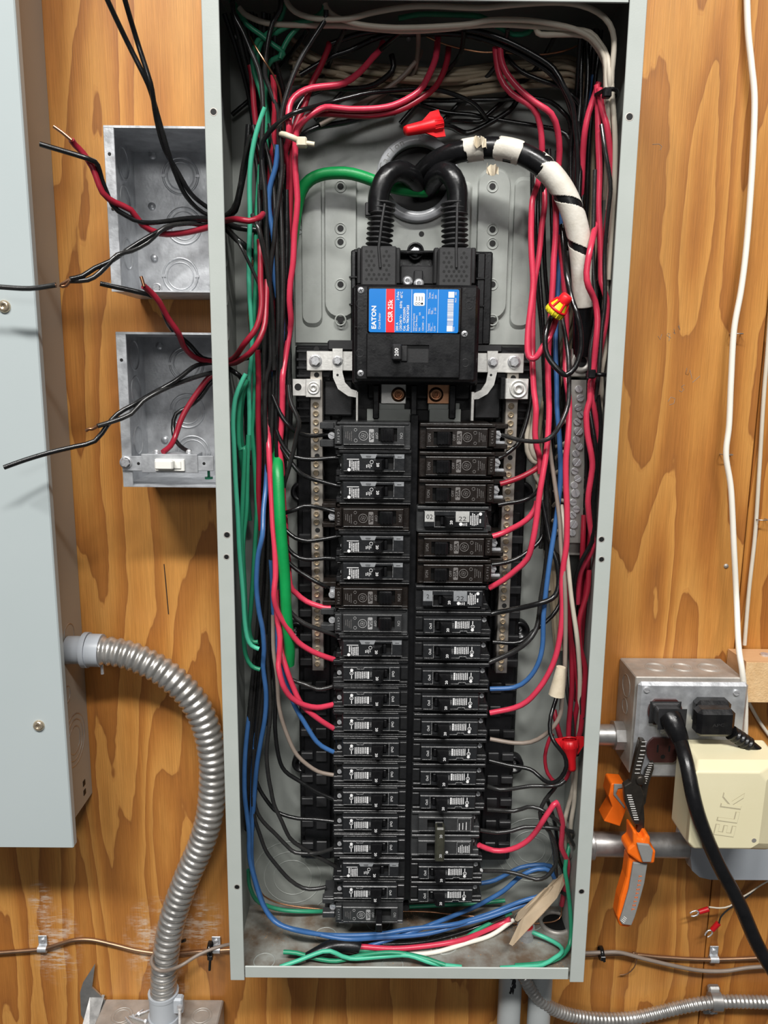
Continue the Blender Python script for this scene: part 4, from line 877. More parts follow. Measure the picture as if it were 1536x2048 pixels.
LT = 'long black wire from the top left corner bushing down left bundle'
W_ = [
('k', LT, '465,-4 466,17 471,37 486,64 503,105 516,135 523,169 526,212 525,254 523,289 524,332 530,382 532,433 534,500 540,600 541,720 532,760 530,850 537,950 545,1050 541,1200 536,1350 532,1450@50', 84),
('k', 'black wire from the second top bushing down the left bundle', '562,-4 560,20 545,46 535,88 531,125 530,152 540,178 553,215 557,237 558,290 562,340 556,400 548,450 546,520 544,600@50', 82),
('k', 'black wire from the third top bushing slanting down into left bundle', '652,20 650,40 630,71 606,110 586,152 569,203 562,237 561,272 563,306 564,340 557,400 551,441 548,484 545,502 541,536 538,600@60', 84),
('K', 'black wire arching from the red wire nut over to left bundle', '975,240,30 960,220 941,203 894,184 855,178 797,180 738,186 699,195 660,205@60 633,213 599,222@86 574,234 548,254 535,269 525,286 523,315 522,380@66', 30),
('G', 'green wire zigzagging from the top left corner', '462,0 474,17 494,49 521,69 548,91 565,103 564,112 545,120 535,135 531,169 530,203 531,237 533,300@56', 74),
('G', 'green wire from the second top bushing curving left and down', '573,-5 570,8 562,34 548,56 531,71 516,81 506,110 508,144 520,180 530,230 534,300@52', 78),
('G', 'green wire from the third top bushing curving left and down', '649,10 647,22 625,39 582,49 552,66 531,74 518,95 515,140 528,190 536,240 540,300@50', 80),
('G', 'short green wire in the dark, crossing behind at top left', '599,52 579,74 565,100 560,118', 66),
('g', 'light green wire along the left wall in upper bundle', '530,215 521,240 511,272 504,306 500,340 499,382 500,433 499,475 498,511 498,562 500,604 504,663 503,720 498,757 498,791 499,842 498,900@50', 74),
('G', 'green wire at the left of the bundle beside the first red pair', '520,330 515,400 512,470 512,560 507,650 508,720 510,757 508,825 504,858 508,909 511,960 513,1011 513,1037 506,1155 501,1223 498,1257 504,1281 515,1290@40', 60),
('g', 'light green wire bowing out beside the left flange', '492,748 483,765 471,796 466,842 468,892 471,960 476,1040 479,1105 486,1189 489,1240 494,1274 503,1291 518,1298', 84),
('G', 'green wire just right of the bowed light green one', '495,760 482,790 477,850 480,900 489,892 487,960 484,1028 482,1071 487,1155 489,1210 487,1260 491,1308 503,1332 520,1339', 70),
('G', 'green wire ending in the copper splice at lower left', '497,870 495,930 493,1020 486,1088 489,1172 493,1257 503,1282 516,1284', 66),
('G', 'dark green wire hidden behind the bowed light green one, left', '490,755 478,800 474,860 480,905 488,960@34 494,1040@24', 62),
('G', 'dark green wire hidden behind the bowed light green one, right', '494,760 484,810 482,870 488,910 494,980@30 500,1040@22', 56),
('R', 'red wire curving from the panel top to the nylon tie, left one', '766,85,40 761,98 744,117 719,145 689,166 660,172 625,176 599,186 582,203@72 577,228 578,254@78 577,282 570,306 577,330 578,382@50 574,430 565,520@40', 40),
('R', 'red wire running from the top across to the left tie and down', '876,70,40 875,86 871,117 855,156 836,184 797,207 758,217 699,219 660,215 642,218 616,234@76 596,254 592,272 590,315 592,357 595,399 592,441 589,467 586,528 581,562 579,600@60 582,640 579,663@48 570,720@52 565,757@60 565,791 564,842 560,892 564,943 567,1011 570,1037 572,1078 576,1120@48 580,1170@56 592,1186 613,1203 647,1215 662,1216', 40),
('r', 'dark red wire parallel below the long red one at top', '897,95,36 896,109 890,137 871,174 842,197 797,221 738,232 660,228 625,230 608,242@70 598,260 585,300@64 582,400 577,500@52 574,560@44', 36),
('r', 'dark red wire dropping left of the top red curve', '657,88,50 657,95 642,132 623,169 609,212 596,240 584,270@64 580,300@58', 50),
('r', 'red wire down the far left of the upper bundle', '500,130 504,152 508,212 512,250 515,289 518,332 520,382 516,433 517,470@46', 56),
('r', 'red wire leaving through the left wall hole at switch box height, upper', '519,480 521,511 521,562 523,612 513,655@86 489,687@84 467,717@60 445,724@45', 70),
('r', 'red wire leaving through the left wall hole at switch box height, lower', '534,560 532,610 530,646 521,675@90 501,705@88 469,726@60 445,726@42', 72),
('r', 'short red wire entering through the upper left wall hole', '440,445,40 449,442 472,438@84 498,442@88 518,436@84 526,428@70', 40),
('r', 'red wire in the middle of the upper left bundle', '546,150 548,178 550,220 548,245 548,289 542,323 540,370 543,420 545,470@50', 70),
('r', 'straight dark red wire in the left bundle beside neutral lugs', '515,700 517,757 516,825 518,909 517,994 522,1060@44', 64),
('R', 'red wire curving down to the tenth left breaker', '546,560,30 544,700 536,820@40 538,900@60 541,960 544,1010 546,1054 550,1105 551,1155 548,1189@84 555,1223 574,1254 596,1284 625,1303 652,1314 668,1319@60', 60),
('R', 'red wire curving down to the twelfth left breaker', '552,1180,66 553,1210 555,1240 560,1274 558,1320 557,1334 565,1368@84 582,1395 608,1410 633,1415 650,1413 667,1409@60', 66),
('R', 'red wire curving down to the thirteenth left breaker', '558,1250,56 562,1290 564,1308 574,1342@72 587,1376 604,1410@70 633,1435 652,1448 667,1457@60', 56),
('B', 'bright blue wire in the left bundle at mid height', '548,600,28 544,760 538,860@46 532,968 527,1020 525,1071@84 516,1113 513,1172 518,1223 525,1257 528,1299 526,1334 532,1385 530,1435 521,1486 513,1537 508,1600@50 503,1680@50 505,1740@46 514,1780@36', 60),
('B', 'blue wire in the upper left bundle beside the feeders', '556,290 552,332 540,374 538,416 547,475 548,494 548,545 555,595 564,638 564,680 554,731 553,800@46', 70),
('B', 'blue wire curving to the fourteenth left breaker', '542,1120,54 545,1172 547,1223 554,1274 555,1317 574,1368 589,1410@64 608,1444 633,1483 652,1497 667,1504@60', 54),
('B', 'blue wire sweeping along the panel floor, front strand', '512,1330,30 502,1400@34 491,1500@46 489,1580@56 494,1631 498,1665 499,1715@60 511,1766 525,1808@70 548,1842 582,1858@80 633,1868 690,1871 760,1868 820,1858 900,1850@60 940,1840 991,1823@45 1042,1803 1091,1789', 50),
('B', 'blue wire sweeping along the panel floor, rear strand', '524,1370,30 514,1450@38 506,1540@44 504,1614 501,1682 504,1732 518,1783 535,1824@60 565,1851 616,1864@72 690,1878@80 760,1875 850,1868 920,1850@56 985,1832 1040,1812@42 1088,1797', 44),
('B', 'blue wire curling up from the floor below the right column', '725,1896,76 750,1888 800,1872 860,1850@60 940,1818@40 974,1801 1008,1781 1042,1752 1075,1738 1101,1742 1112,1765', 76),
('B', 'blue wire arching behind the lowest right breakers', '940,1768,14 967,1766 991,1760 1016,1747 1042,1735 1072,1730 1101,1732 1112,1748', 14),
('K', 'black wire into the topmost left breaker', '545,790,58 555,814 565,835 582,855@62 599,867 625,872 650,869@50 668,868', 58),
('K', 'black wire into the second left breaker', '553,860,58 560,879 574,902 589,914@60 625,919 658,916 682,915@56', 58),
('K', 'black wire into the third left breaker', '560,890,56 570,906 582,924 599,945@62 616,955 642,963 672,971@58 686,972', 56),
('K', 'black wire into the fourth left breaker', '556,1030,56 570,1026 591,1019@64 608,1012 633,1014 652,1019@58 672,1024', 56),
('K', 'black wire into the fifth left breaker', '562,1050,54 572,1061 591,1076 616,1082@62 642,1079 674,1073@56 684,1070', 54),
('K', 'black wire into the sixth left breaker', '565,1072,54 570,1083 579,1101 599,1116 625,1119@60 650,1116 672,1118@56', 54),
('K', 'black wire into the seventh left breaker', '566,1108,54 574,1122 592,1138 616,1154 647,1171@58 664,1174@52', 54),
('k', 'thick dark wire crossing the neutral bar to the ninth left breaker', '550,1150,60 555,1172 565,1199 582,1226 608,1247@64 642,1260 660,1266 676,1272@56', 60, 2.5),
('k', 'dark wire into the eleventh left breaker', '570,1340,50 582,1359 608,1368@58 633,1378 650,1377 668,1372@58', 50),
('N', 'taupe wire curving to the fifteenth left breaker', '546,1230,60 547,1300 554,1351@66 559,1418 574,1469 594,1510@60 625,1537 645,1546 667,1550@58', 60),
('K', 'black wire curving to the sixteenth left breaker', '544,1300,56 548,1351 552,1385 550,1452@60 557,1512 570,1542@56 599,1562 633,1583 650,1591 667,1598@56', 56),
('K', 'glossy black wire to the seventeenth left breaker', '505,1535,40 511,1557 520,1580 532,1599 548,1619 565,1629@50 596,1637 633,1639 668,1643@58', 40),
('k', 'dark wire to the eighteenth left breaker', '508,1560,46 511,1614 526,1643 548,1665 574,1692 591,1705@52 625,1707 645,1704 667,1697@58', 46),
('k', 'dark wire to the nineteenth left breaker crossing two others', '532,1270,60 533,1300 540,1385 540,1435 533,1503 537,1554 542,1580 548,1609 562,1639@60 579,1675 599,1692 633,1712@52 655,1724 676,1735@46', 60),
('k', 'dark wire in a long sweep to the bottom left breaker', '508,1500,50 506,1590 508,1631 520,1670 532,1702 552,1729 579,1759@50 606,1776 630,1778 652,1774@50', 50),
('k', 'black wire looping out right over the chassis edge', '577,770,70 579,791 584,811 598,842@74 594,867 587,901 576,943 569,965 564,1000@50', 70),
('K', 'thick printed black wire beside the left neutral lugs', '574,380,58 574,470 572,560 570,578 569,646 576,697 577,748 579,800 578,850@40', 64, 3.4),
('K', 'thick black wire bulging right beside the mounting plate', '580,440,40 579,540 582,612 580,660 573,700 566,760@40', 46, 3.2),
('k', 'black wire from upper wall hole slanting down across the bundle', '440,460,40 455,455 480,490@84 500,530 516,565 523,590@72', 40, 1.5),
('k', 'black wire crossing diagonally in the upper left bundle', '505,430 518,460@90 527,500 535,540 541,590 545,640 548,740@60', 80),
('K', 'thick black wire bending into the upper left wall hole', '498,250,60 494,300 486,350 478,390 470,420@52 455,432@42 440,438', 60, 3.0),
('k', 'black wire along the inner left wall into upper hole', '500,270,70 490,310 484,340 477,385 465,418 448,432@44', 70, 1.8),
('K', 'black wire from the upper wall hole to the right', '440,445,40 452,447 475,455@60 498,458 515,460@60', 40, 2.8),
('K', 'black wire from upper wall hole dropping behind the greens', '442,450,40 455,460 475,480@60 500,500 515,520@50', 40, 2.8),
('K', 'black wire near the lower wall hole curling under reds', '438,722,40 455,735 470,745@50 485,760 490,800 494,860 497,930@40', 40, 2.4),
('K', 'black wire behind the red pair at the lower wall hole', '445,726,40 470,720 495,715 520,700@50 528,680', 40, 2.6),
('C', 'bare copper wire slanting through the upper left corner', '501,74,70 503,80 526,118@86 545,147 559,178 564,212 566,260@60', 70),
('C', 'bare copper wire behind the greens at the lower left wall', '510,480,46 506,520 500,560 497,620 500,660 503,700', 46),
('C', 'bare copper wire on the panel floor behind the columns', '520,1780,22 528,1792 548,1803 579,1811 616,1816 650,1819 700,1821@12 780,1822 850,1823 910,1829 990,1838@30 1035,1848@34 1080,1850 1110,1846 1125,1830@24 1127,1800@20', 22),
('G', 'dim green wire lying on the panel floor at back', '497,1740,40 499,1770 511,1798 530,1810 565,1820 610,1823@26 660,1822 750,1818@10 850,1812 960,1806 1010,1801', 40),
('W', 'cream wire from the top left bushing across to the upper right', '478,15,74 488,27 506,37 532,46 565,49 633,51 690,52 800,62 890,58 940,52@70 1002,49 1086,54 1148,59 1180,65@76 1200,87 1215,115 1220,167@80 1221,208 1226,270@60 1222,340 1215,420@50', 74),
('W', 'cream wire nearest the flange, rounding the upper right corner', '572,0,80 577,10 591,24 616,34 650,39 699,37 738,27 797,16 855,12 960,16 1023,10 1107,5 1159,10 1196,25 1219,48@88 1228,79 1226,125 1223,167 1230,270@76 1229,360 1227,450@64 1226,560', 80),
('W', 'cream wire from the third bushing sweeping across to the right', '650,8,80 655,19 672,34 719,49 777,55 836,55 894,52 940,48 982,40 1044,40 1096,46 1148,58 1186,79@80 1209,115 1213,156 1215,208@76 1218,280 1222,380 1222,480@60', 80),
('W', 'cream wire emerging at the top right bushing', '1068,45,70 1073,60 1082,69 1127,69 1167,71 1190,90@74 1209,125 1212,170 1213,215@70 1214,300 1210,400@46', 70),
('W', 'cream wire down the right wall to the black tie, outer', '1224,470,56 1227,540 1226,610@60 1218,660 1210,705 1203,745@70 1203,780 1206,830 1208,870@60', 56),
('W', 'cream wire down the right wall to the black tie, inner', '1218,480,52 1222,560 1220,630 1210,690 1203,720 1196,750@66 1198,790 1203,850@56', 52),
('G', 'green wire curving in the dark under the top', '797,37,60 836,29 885,29 960,33 985,48 1002,56 1027,69 1057,65 1066,50', 60),
('C', 'thin bare copper wire drooping across the top right', '847,70,44 894,90 960,104 1002,104 1065,110 1127,102 1173,83', 44, .8),
('K', 'black wire crossing the dark top and turning down right, upper', '660,88,50 719,68 777,60 860,58 940,60 1002,77@60 1065,108 1107,137 1127,173@60 1144,208 1150,250 1156,320@46 1152,420 1148,500@34', 50, 2.6),
('K', 'black wire crossing the dark top and turning down right, lower', '600,150,40 660,115 699,101 758,74 816,68 914,68 982,83@52 1044,110 1096,142 1127,179@54 1142,219 1159,271 1160,340@44 1155,430', 40, 2.6),
('K', 'black wire curving at the upper right under two others', '1005,100,34 1019,121 1044,144 1086,162 1113,171 1140,187@50 1161,212 1165,250 1161,300@40 1158,400', 34),
('K', 'black wire running level above the plate, turning down right', '780,187,16 826,199 880,201 940,200 1002,199@22 1065,196 1102,204 1127,225@34 1140,246 1142,300@30 1140,380', 16),
('K', 'black wire sloping gently right above the bushing', '800,195,16 845,211 894,225 940,229 971,235 1023,244@24 1086,254 1119,262 1140,281@30 1146,330', 16),
('K', 'upper black wire entering the bright red wire nut', '872,246,46 885,245,42 905,242,32 940,243,24 960,243 975,236@26', 20),
('K', 'lower black wire entering the red wire nut, curving up right', '872,252,46 887,252,40 905,255,30 925,265,22 945,264 985,243 1017,223 1032,204@24 1042,175 1048,140@20', 20, 2.6),
('K', 'black wire from the left tie curving right over the plate', '598,275,50 606,269 633,255 690,245 738,233 790,225@18', 50, 2.6),
('K', 'black wire hooking from the left tie up into the top', '584,270,60 586,245 599,212 616,190 642,177@50 690,177 719,177 748,170 777,150@34 787,133 783,109', 60, 2.6),
('N', 'dark brown wire slanting up across the top bundle', '640,250,40 709,213 748,193 773,178@34 806,152 836,117 842,100', 40),
('R', 'red wire from the top right dropping to the yellow-red wire nut', '991,95,46 992,110 1000,154 1023,187 1065,215@48 1080,250 1084,300 1082,335@30 1075,370 1065,400@46 1062,459 1063,508 1066,565 1062,610 1056,660 1055,703@70 1061,717 1073,714 1085,695@74 1098,675 1107,654 1112,636@64', 46),
('R', 'red wire from the top right running down to the seventh right breaker', '1001,95,50 1002,117 1013,146 1040,179 1069,204 1102,227@52 1115,260 1119,300 1116,340@30 1110,384 1112,426@50 1111,475 1107,524 1106,556 1103,610@50 1098,678 1096,711 1096,752 1098,817@62 1096,868 1092,910 1085,952@74 1078,995 1073,1037 1066,1079@78 1055,1117 1033,1139 1007,1160 979,1176@60', 50),
('R', 'red wire behind the hooked one, left side of right gutter', '1084,350,24 1088,378 1089,410 1083,459 1078,510 1068,570@40 1065,638 1065,703@50 1065,727 1068,784 1072,817@66 1070,868 1074,895 1080,918 1081,947@60', 24),
('r', 'red wire branching left to the third right breaker', '1082,920,54 1075,935 1058,946@60 1038,956 1012,965@58 1000,968', 54),
('R', 'red wire branching left to the fifth right breaker', '1074,1002,64 1072,1013 1061,1032@66 1043,1047 1024,1057 1004,1067@60 985,1073', 64),
('R', 'red wire down the middle of right gutter to twelfth right breaker', '1120,470,40 1126,540 1129,573 1133,638 1131,703@46 1132,750 1138,800@66 1138,834 1136,876@78 1132,918 1132,969 1134,1020 1133,1090@80 1128,1122 1124,1165 1125,1215 1121,1266@80 1111,1314 1095,1351 1078,1377@74 1055,1402 1028,1416 980,1426@62', 40),
('B', 'blue wire down the right gutter to the eleventh right breaker', '1122,400,34 1120,467 1119,524 1116,573 1112,654@44 1111,703 1113,760 1114,817@54 1119,876 1121,952 1117,1003@64 1109,1062 1102,1105 1094,1165@72 1087,1232 1085,1292 1075,1330@70 1055,1359 1028,1375 980,1378@60', 34),
('B', 'blue wire behind the black tie at the upper right', '1187,150,46 1186,177 1180,200 1173,219@44 1166,260 1160,320@30', 46),
('K', 'black loop hanging from the yellow-red wire nut', '1103,634,66 1098,644 1091,670@76 1091,699 1101,722 1120,743@84 1133,750 1150,735@84 1161,703 1161,662 1153,625@84 1143,597 1133,548@70 1128,500@50 1124,450@40', 66, 2.6),
('k', 'black wire passing behind the nut and curving to topmost right breaker', '1120,600,50 1125,641 1133,686 1137,719 1138,768@74 1136,810 1122,847@84 1105,871 1088,881@82 1063,883 1034,879@66 1004,870@56', 50),
('K', 'black wire into the second right breaker', '1064,760,44 1061,800 1055,834 1043,873@54 1033,891 1009,910@56 998,916', 44),
('K', 'black wire into the fourth right breaker', '1082,970,46 1072,986 1058,996@56 1038,1003 1017,1006 996,1010@58', 46),
('K', 'black wire into the sixth right breaker', '1085,1070,50 1077,1085 1055,1104@58 1031,1119 1002,1127 984,1129@58', 50),
('K', 'black wire curving round to the eighth right breaker', '1084,1000,56 1094,1050 1102,1090 1114,1122@70 1118,1156 1115,1182@76 1104,1197 1078,1207@78 1045,1215 990,1226@62 978,1229', 56, 2.6),
('K', 'black wire into the ninth right breaker, crossing the blue', '1124,1180,48 1119,1209 1104,1232@56 1082,1251 1065,1264@60 1048,1280 1028,1286 985,1284@60', 48),
('k', 'black pair strand down to the tenth right breaker', '1093,960,44 1096,1040 1095,1097 1090,1148 1082,1198 1077,1241@60 1070,1263 1055,1283@66 1028,1303 985,1322@62 976,1325', 44, 2.6),
('N', 'taupe wire down the gutter to the thirteenth right breaker', '1094,840,50 1100,902 1110,969 1119,1037@70 1122,1095 1129,1165@82 1131,1249 1129,1351 1124,1394@84 1121,1428 1109,1451@80 1089,1470 1062,1484 1028,1486@66 980,1478@62', 50),
('K', 'black wire looping before the red connector to fourteenth right breaker', '1118,1360,60 1112,1399 1102,1431@78 1100,1465 1112,1489@92 1128,1509 1133,1533@92 1122,1555 1104,1566@86 1087,1560 1068,1543@70 1051,1536 1019,1531 978,1521@62', 60),
('k', 'black wire into the fifteenth right breaker', '1130,1560,70 1121,1568 1104,1572@72 1062,1572 1028,1577 999,1579@60 974,1572', 70),
('k', 'black wire into the upper tied breaker on the right', '1150,1690,60 1129,1656 1104,1633@66 1078,1617 1055,1614 1028,1622@56 974,1619@58', 60),
('k', 'black wire into the lower tied breaker on the right', '1152,1664,56 1135,1661 1109,1656@60 1079,1654 1048,1654@56 1025,1661 994,1665 960,1660@58', 56),
('R', 'red wire rising from the eighteenth breaker to a bend at right', '958,1690,58 964,1693 987,1701@56 1011,1701 1035,1694 1058,1679@64 1075,1659 1087,1640@76 1102,1617 1112,1605@76 1119,1622 1125,1645 1124,1671@60 1123,1696 1135,1722 1141,1742@46 1143,1775 1135,1810@30', 58),
('k', 'black wire from the nineteenth breaker curving up right', '962,1741,58 967,1742 1011,1743@50 1042,1750 1072,1759 1092,1754@56 1106,1738 1113,1722@54 1110,1690 1100,1665@56 1086,1648 1080,1625@62 1090,1600 1108,1578 1118,1562@66', 58),
('k', 'black wire down the lower right corner, left strand', '1085,1630,60 1098,1660 1106,1690 1112,1740@40 1113,1765 1118,1780 1133,1789', 60),
('K', 'black wire down the lower right corner, right strand', '1095,1600,50 1108,1640 1114,1680 1118,1720@36 1128,1745 1132,1780@20', 50),
('r', 'red wire with a sway at mid height of the far right', '1178,1140,60 1175,1182 1163,1224@66 1158,1249 1160,1292@70 1170,1334 1172,1380 1168,1428@66 1161,1462 1156,1477', 60),
('r', 'red wire into the red connector, middle one', '1136,1150,46 1138,1215 1143,1300 1144,1368@60 1141,1411 1138,1445@66 1137,1480', 46),
('r', 'red wire into the red connector, right of the middle', '1142,1230,50 1146,1283 1156,1368@60 1156,1402 1148,1445@62 1146,1478', 50),
('r', 'short red wire into the red connector from upper left', '1108,1420,54 1114,1451@62 1122,1479', 54),
('r', 'thin red loop left of the red connector', '1106,1468,50 1099,1478 1090,1512@54 1095,1546 1112,1565@60 1129,1563 1139,1542', 50, 2.0),
('k', 'black wire into the red connector', '1130,1330,50 1136,1394 1144,1436@64 1146,1480', 50),
('k', 'black wire passing right of the red connector', '1156,1300,60 1160,1368 1163,1394 1165,1436@66 1161,1487 1158,1530@50', 60, 2.6),
('W', 'cream wire slanting down right past the ground bar foot', '1122,1010,50 1128,1060 1134,1114@72 1143,1198 1153,1266@74 1158,1317 1160,1368@66 1157,1440 1155,1500@50', 50),
('W', 'cream wire below the red connector, left one', '1148,1500,50 1147,1546 1145,1580 1136,1614@50 1129,1648 1130,1693@44 1135,1738 1133,1780@30', 50),
('W', 'cream wire below the red connector, bending into the conduit', '1158,1495,54 1157,1529 1158,1563 1150,1605@54 1142,1645 1141,1667 1143,1684 1154,1694@40', 54),
('G', 'dark green wire from the conduit hole down the right corner', '1154,1684,40 1145,1688 1135,1708 1130,1738@56 1135,1772 1143,1823@64 1143,1874 1135,1899@80 1118,1916 1092,1925@96 1060,1929 1030,1931', 40),
('g', 'light green wire bending round the cast connector', '1040,1858,50 1058,1862 1092,1876@64 1119,1891 1124,1904@86 1109,1916 1084,1930@100 1050,1933 1000,1936@104', 50),
('g', 'light green wire lying along the front lip, left end free', '560,1934,104 600,1920 633,1907@96 660,1902 700,1917 767,1913@94 817,1911 867,1927@102 923,1934', 104),
('G', 'darker green wire twisting with the light green one in front', '567,1904,90 593,1906 633,1917@92 673,1922 717,1912@92 783,1905 840,1914@98 890,1930@104', 90),
('R', 'red wire from the black taped end on the panel floor', '700,1895,78 717,1893 800,1897@74 912,1883@66 967,1863@50 1003,1847@40 1020,1838', 78),
('G', 'green printed wire from the black taped end', '700,1903,80 750,1903 850,1897@70 917,1883@62 950,1863@52 997,1837@40 1023,1825', 80),
('w', 'white wire from the black taped end across the floor', '740,1916,86 800,1917 867,1910@78 933,1890@64 983,1870@52 1027,1840@38', 86),
('K', 'black wire from the black taped end across the floor', '700,1890,74 830,1886@64 900,1872 960,1852@44 1010,1832', 74),
('R', 'red wire down the right flange, upper front one', '1194,170,66 1196,210 1197,280 1199,345@66 1197,410 1200,475 1202,524@66 1203,564 1213,597@70 1212,638 1205,678 1192,735@74 1183,768 1184,800@76 1193,842 1197,876 1199,930 1192,990@60', 66),
('R', 'red wire crossing down under the black tie at right', '1199,177,72 1202,208 1213,250@74 1219,290 1223,329 1222,390@66 1214,450@60 1205,500@54', 72),
('R', 'red wire beside the tape of the feeder, down to the second tie', '1196,400,48 1193,435,58 1188,465,72 1180,500,84 1173,545@86 1177,573@86 1190,602@78 1195,638 1192,686@80 1187,735@76 1181,768 1180,800 1173,825@78 1175,868 1183,910@80 1185,935 1180,969 1176,1003@78 1181,1054 1186,1090@70 1177,1114 1163,1139@62 1158,1165 1155,1207@50', 60),
('R', 'red wire slanting down-left from the upper black tie', '1198,165,60 1190,190 1178,225 1170,262@56 1166,310 1164,360@40 1160,430@26', 60),
('r', 'red wire low behind the ground bar screws', '1168,1030,56 1166,1080@60 1164,1130 1161,1165 1155,1207@50', 56),
('k', 'black wire twisting across red beside the feeder', '1203,250,74 1210,300@80 1218,345 1221,380@78 1214,450 1209,520@70 1210,600 1203,660 1198,740@80 1192,790 1180,825@74', 74, 2.0),
('k', 'black wire along the right of the feeder to the tie', '1190,340,66 1187,440 1186,540@72 1192,605 1190,650 1181,700@76 1180,750@76 1183,800', 66, 2.0),
('K', 'black wire in the right bundle beside the slotted screws', '1178,790,72 1180,825 1190,885@80 1192,918 1188,969@78 1185,1003 1185,1071@74 1182,1088 1163,1122@70 1151,1156 1148,1198@56 1150,1300', 72),
('K', 'black wire hugging the right flange at mid height', '1196,790,76 1202,854 1198,901 1193,952@74 1190,1010 1188,1060@70', 76),
('W', 'cream wire looping beside the right neutral bar, outer', '1064,800,30 1061,834 1055,868 1055,902@34 1065,922 1078,926@30', 30, 2.8),
('W', 'cream wire looping beside the right neutral bar, inner', '1070,790,34 1068,834 1063,868 1062,895@36 1070,915 1080,920@30', 34, 2.8),
('W', 'cream wire bent out behind the red wires at right', '1078,925,26 1068,935 1072,955 1082,975 1088,1050@20 1092,1110 1098,1180', 26, 2.4),
]
for q in W_:
    wire(q[0], q[1], q[2], q[3], q[4] if len(q) > 4 else None)
# stubs of cream wire entering the ground bar
for i, y in enumerate((826, 844, 866, 884, 900, 908, 925, 938, 957, 972, 986, 1002, 1020, 1032, 1050, 1066)):
    sd = -1 if i % 2 else 1
    xx = 1158-(y-800)*.05; L = 20+(i*7) % 14
    wire('W', 'short cream wire end clamped in the ground bar', [P(xx, y, 42), P(xx+sd*14, y+(i % 3-1)*2, 42), P(xx+sd*L, y+(i % 5-2)*3+2, 34), P(xx+sd*(L+14), y+10, 18)], group='cream wire ends in the ground bar', n=7)

# big feeders, ground
def cable(name, label, s, d, r, mt, n=20):
    pts = spline(parse(s, d), 5); return pts, tag(MB().tube(pts, r, n).build(name, mt), label, 'cable')
cable('ground_cable', 'thick bright green ground cable from bushing hole into left bundle', '868,378,6 850,383,18 800,378,26 760,366 720,352,30 690,346,30 650,348,28 620,360,26 602,384,24 592,430,20 580,520,20 570,620,24 560,720,30 552,830,36 553,900,44 556,950,66 561,1050,76 569,1150 573,1230,74 579,1290 578,1328,60', 6, 5.6, M['w_E'], 16)
cable('feeder_cable', 'thick black feeder cable rising from bushing into left boot', '850,385,4 835,370,20 818,350,36 797,342,46 775,352,52 762,375,54 757,398,54 756,425,54', 4, 9.6, M['blk'])
cable('feeder_cable', 'thick black feeder cable rising from bushing into right boot', '842,388,4 858,372,18 872,352,34 890,344,46 905,355,52 914,378,54 915,402,54 914,425,54', 4, 9.6, M['blk'])
fpts, fo = cable('feeder_cable', 'thick feeder cable with white tape arching to the right lug', '832,372,4 840,352,18 862,330,32 895,311,42 940,300,50 985,296,56 1030,303,60 1070,322,64 1105,352,66 1132,392,68 1150,440,68 1160,490,66 1166,550,64 1167,610,58 1166,660,50 1163,710,44', 4, 9.6, M['blk'])
Ltot = sum((b-a).length for a, b in zip(fpts, fpts[1:]))
def at_px(x, y):
    best = min(range(len(fpts)), key=lambda i: (fpts[i]-P(x, y, -fpts[i].y)).length); return sum((b-a).length for a, b in zip(fpts[:best], fpts[1:best+1]))
sA, sB, sC, sD, sE, sF = at_px(925, 302), at_px(958, 298), at_px(1000, 296), at_px(1038, 305), at_px(1078, 328), at_px(1167, 612)
fine = []
for a, b in zip(fpts, fpts[1:]):
    for k in range(12): fine.append(a.lerp(b, k/12))
fine.append(fpts[-1])
def tapefn(u, t, L):
    w_ = math.sin(2*math.pi*t)*3+math.sin(L*1.3+t*9)*.8
    if sA+w_ < L < sB+w_: return not (.62 < t < .72 and abs(L-(sA+sB)/2) < 3)
    if sC-w_ < L < sD+w_*.6: return not (abs(((t-.35+.5) % 1)-.5) < .05 and abs(L-(sC+sD)/2) < 4)
    if sE+w_*1.4 < L < sF: 
        ph = ((L-sE)/44+t) % 1; return ph > .17 or L > sF-24
    return False
o = MB().tube(fine, 10.0, 60, fn=tapefn).build('marking_tape', M['tape'], fo); sl = o.modifiers.new('thick', 'SOLIDIFY'); sl.thickness = .0004; sl.offset = 1
for (x, y, dx, dy, k) in ((962, 288, 10, -10, 1), (985, 335, 10, 14, 2)):
    c = P(x, y, 66); m = MB(); rn = random.Random(k); n = 7; v = []
    for j in range(2):
        for i in range(n):
            v.append((c.x+(i-3)*1.9+rn.uniform(-1, 1), c.y+math.sin(i*1.3+j)*3, c.z+(6 if j else -2)*(1 if k == 1 else -1)+rn.uniform(-2, 2)))
    m.add(v, [(i, i+1, n+i+1, n+i) for i in range(n-1)]); q = m.build('torn_tape_flap', M['masking'], fo); sl = q.modifiers.new('thick', 'SOLIDIFY'); sl.thickness = .0004
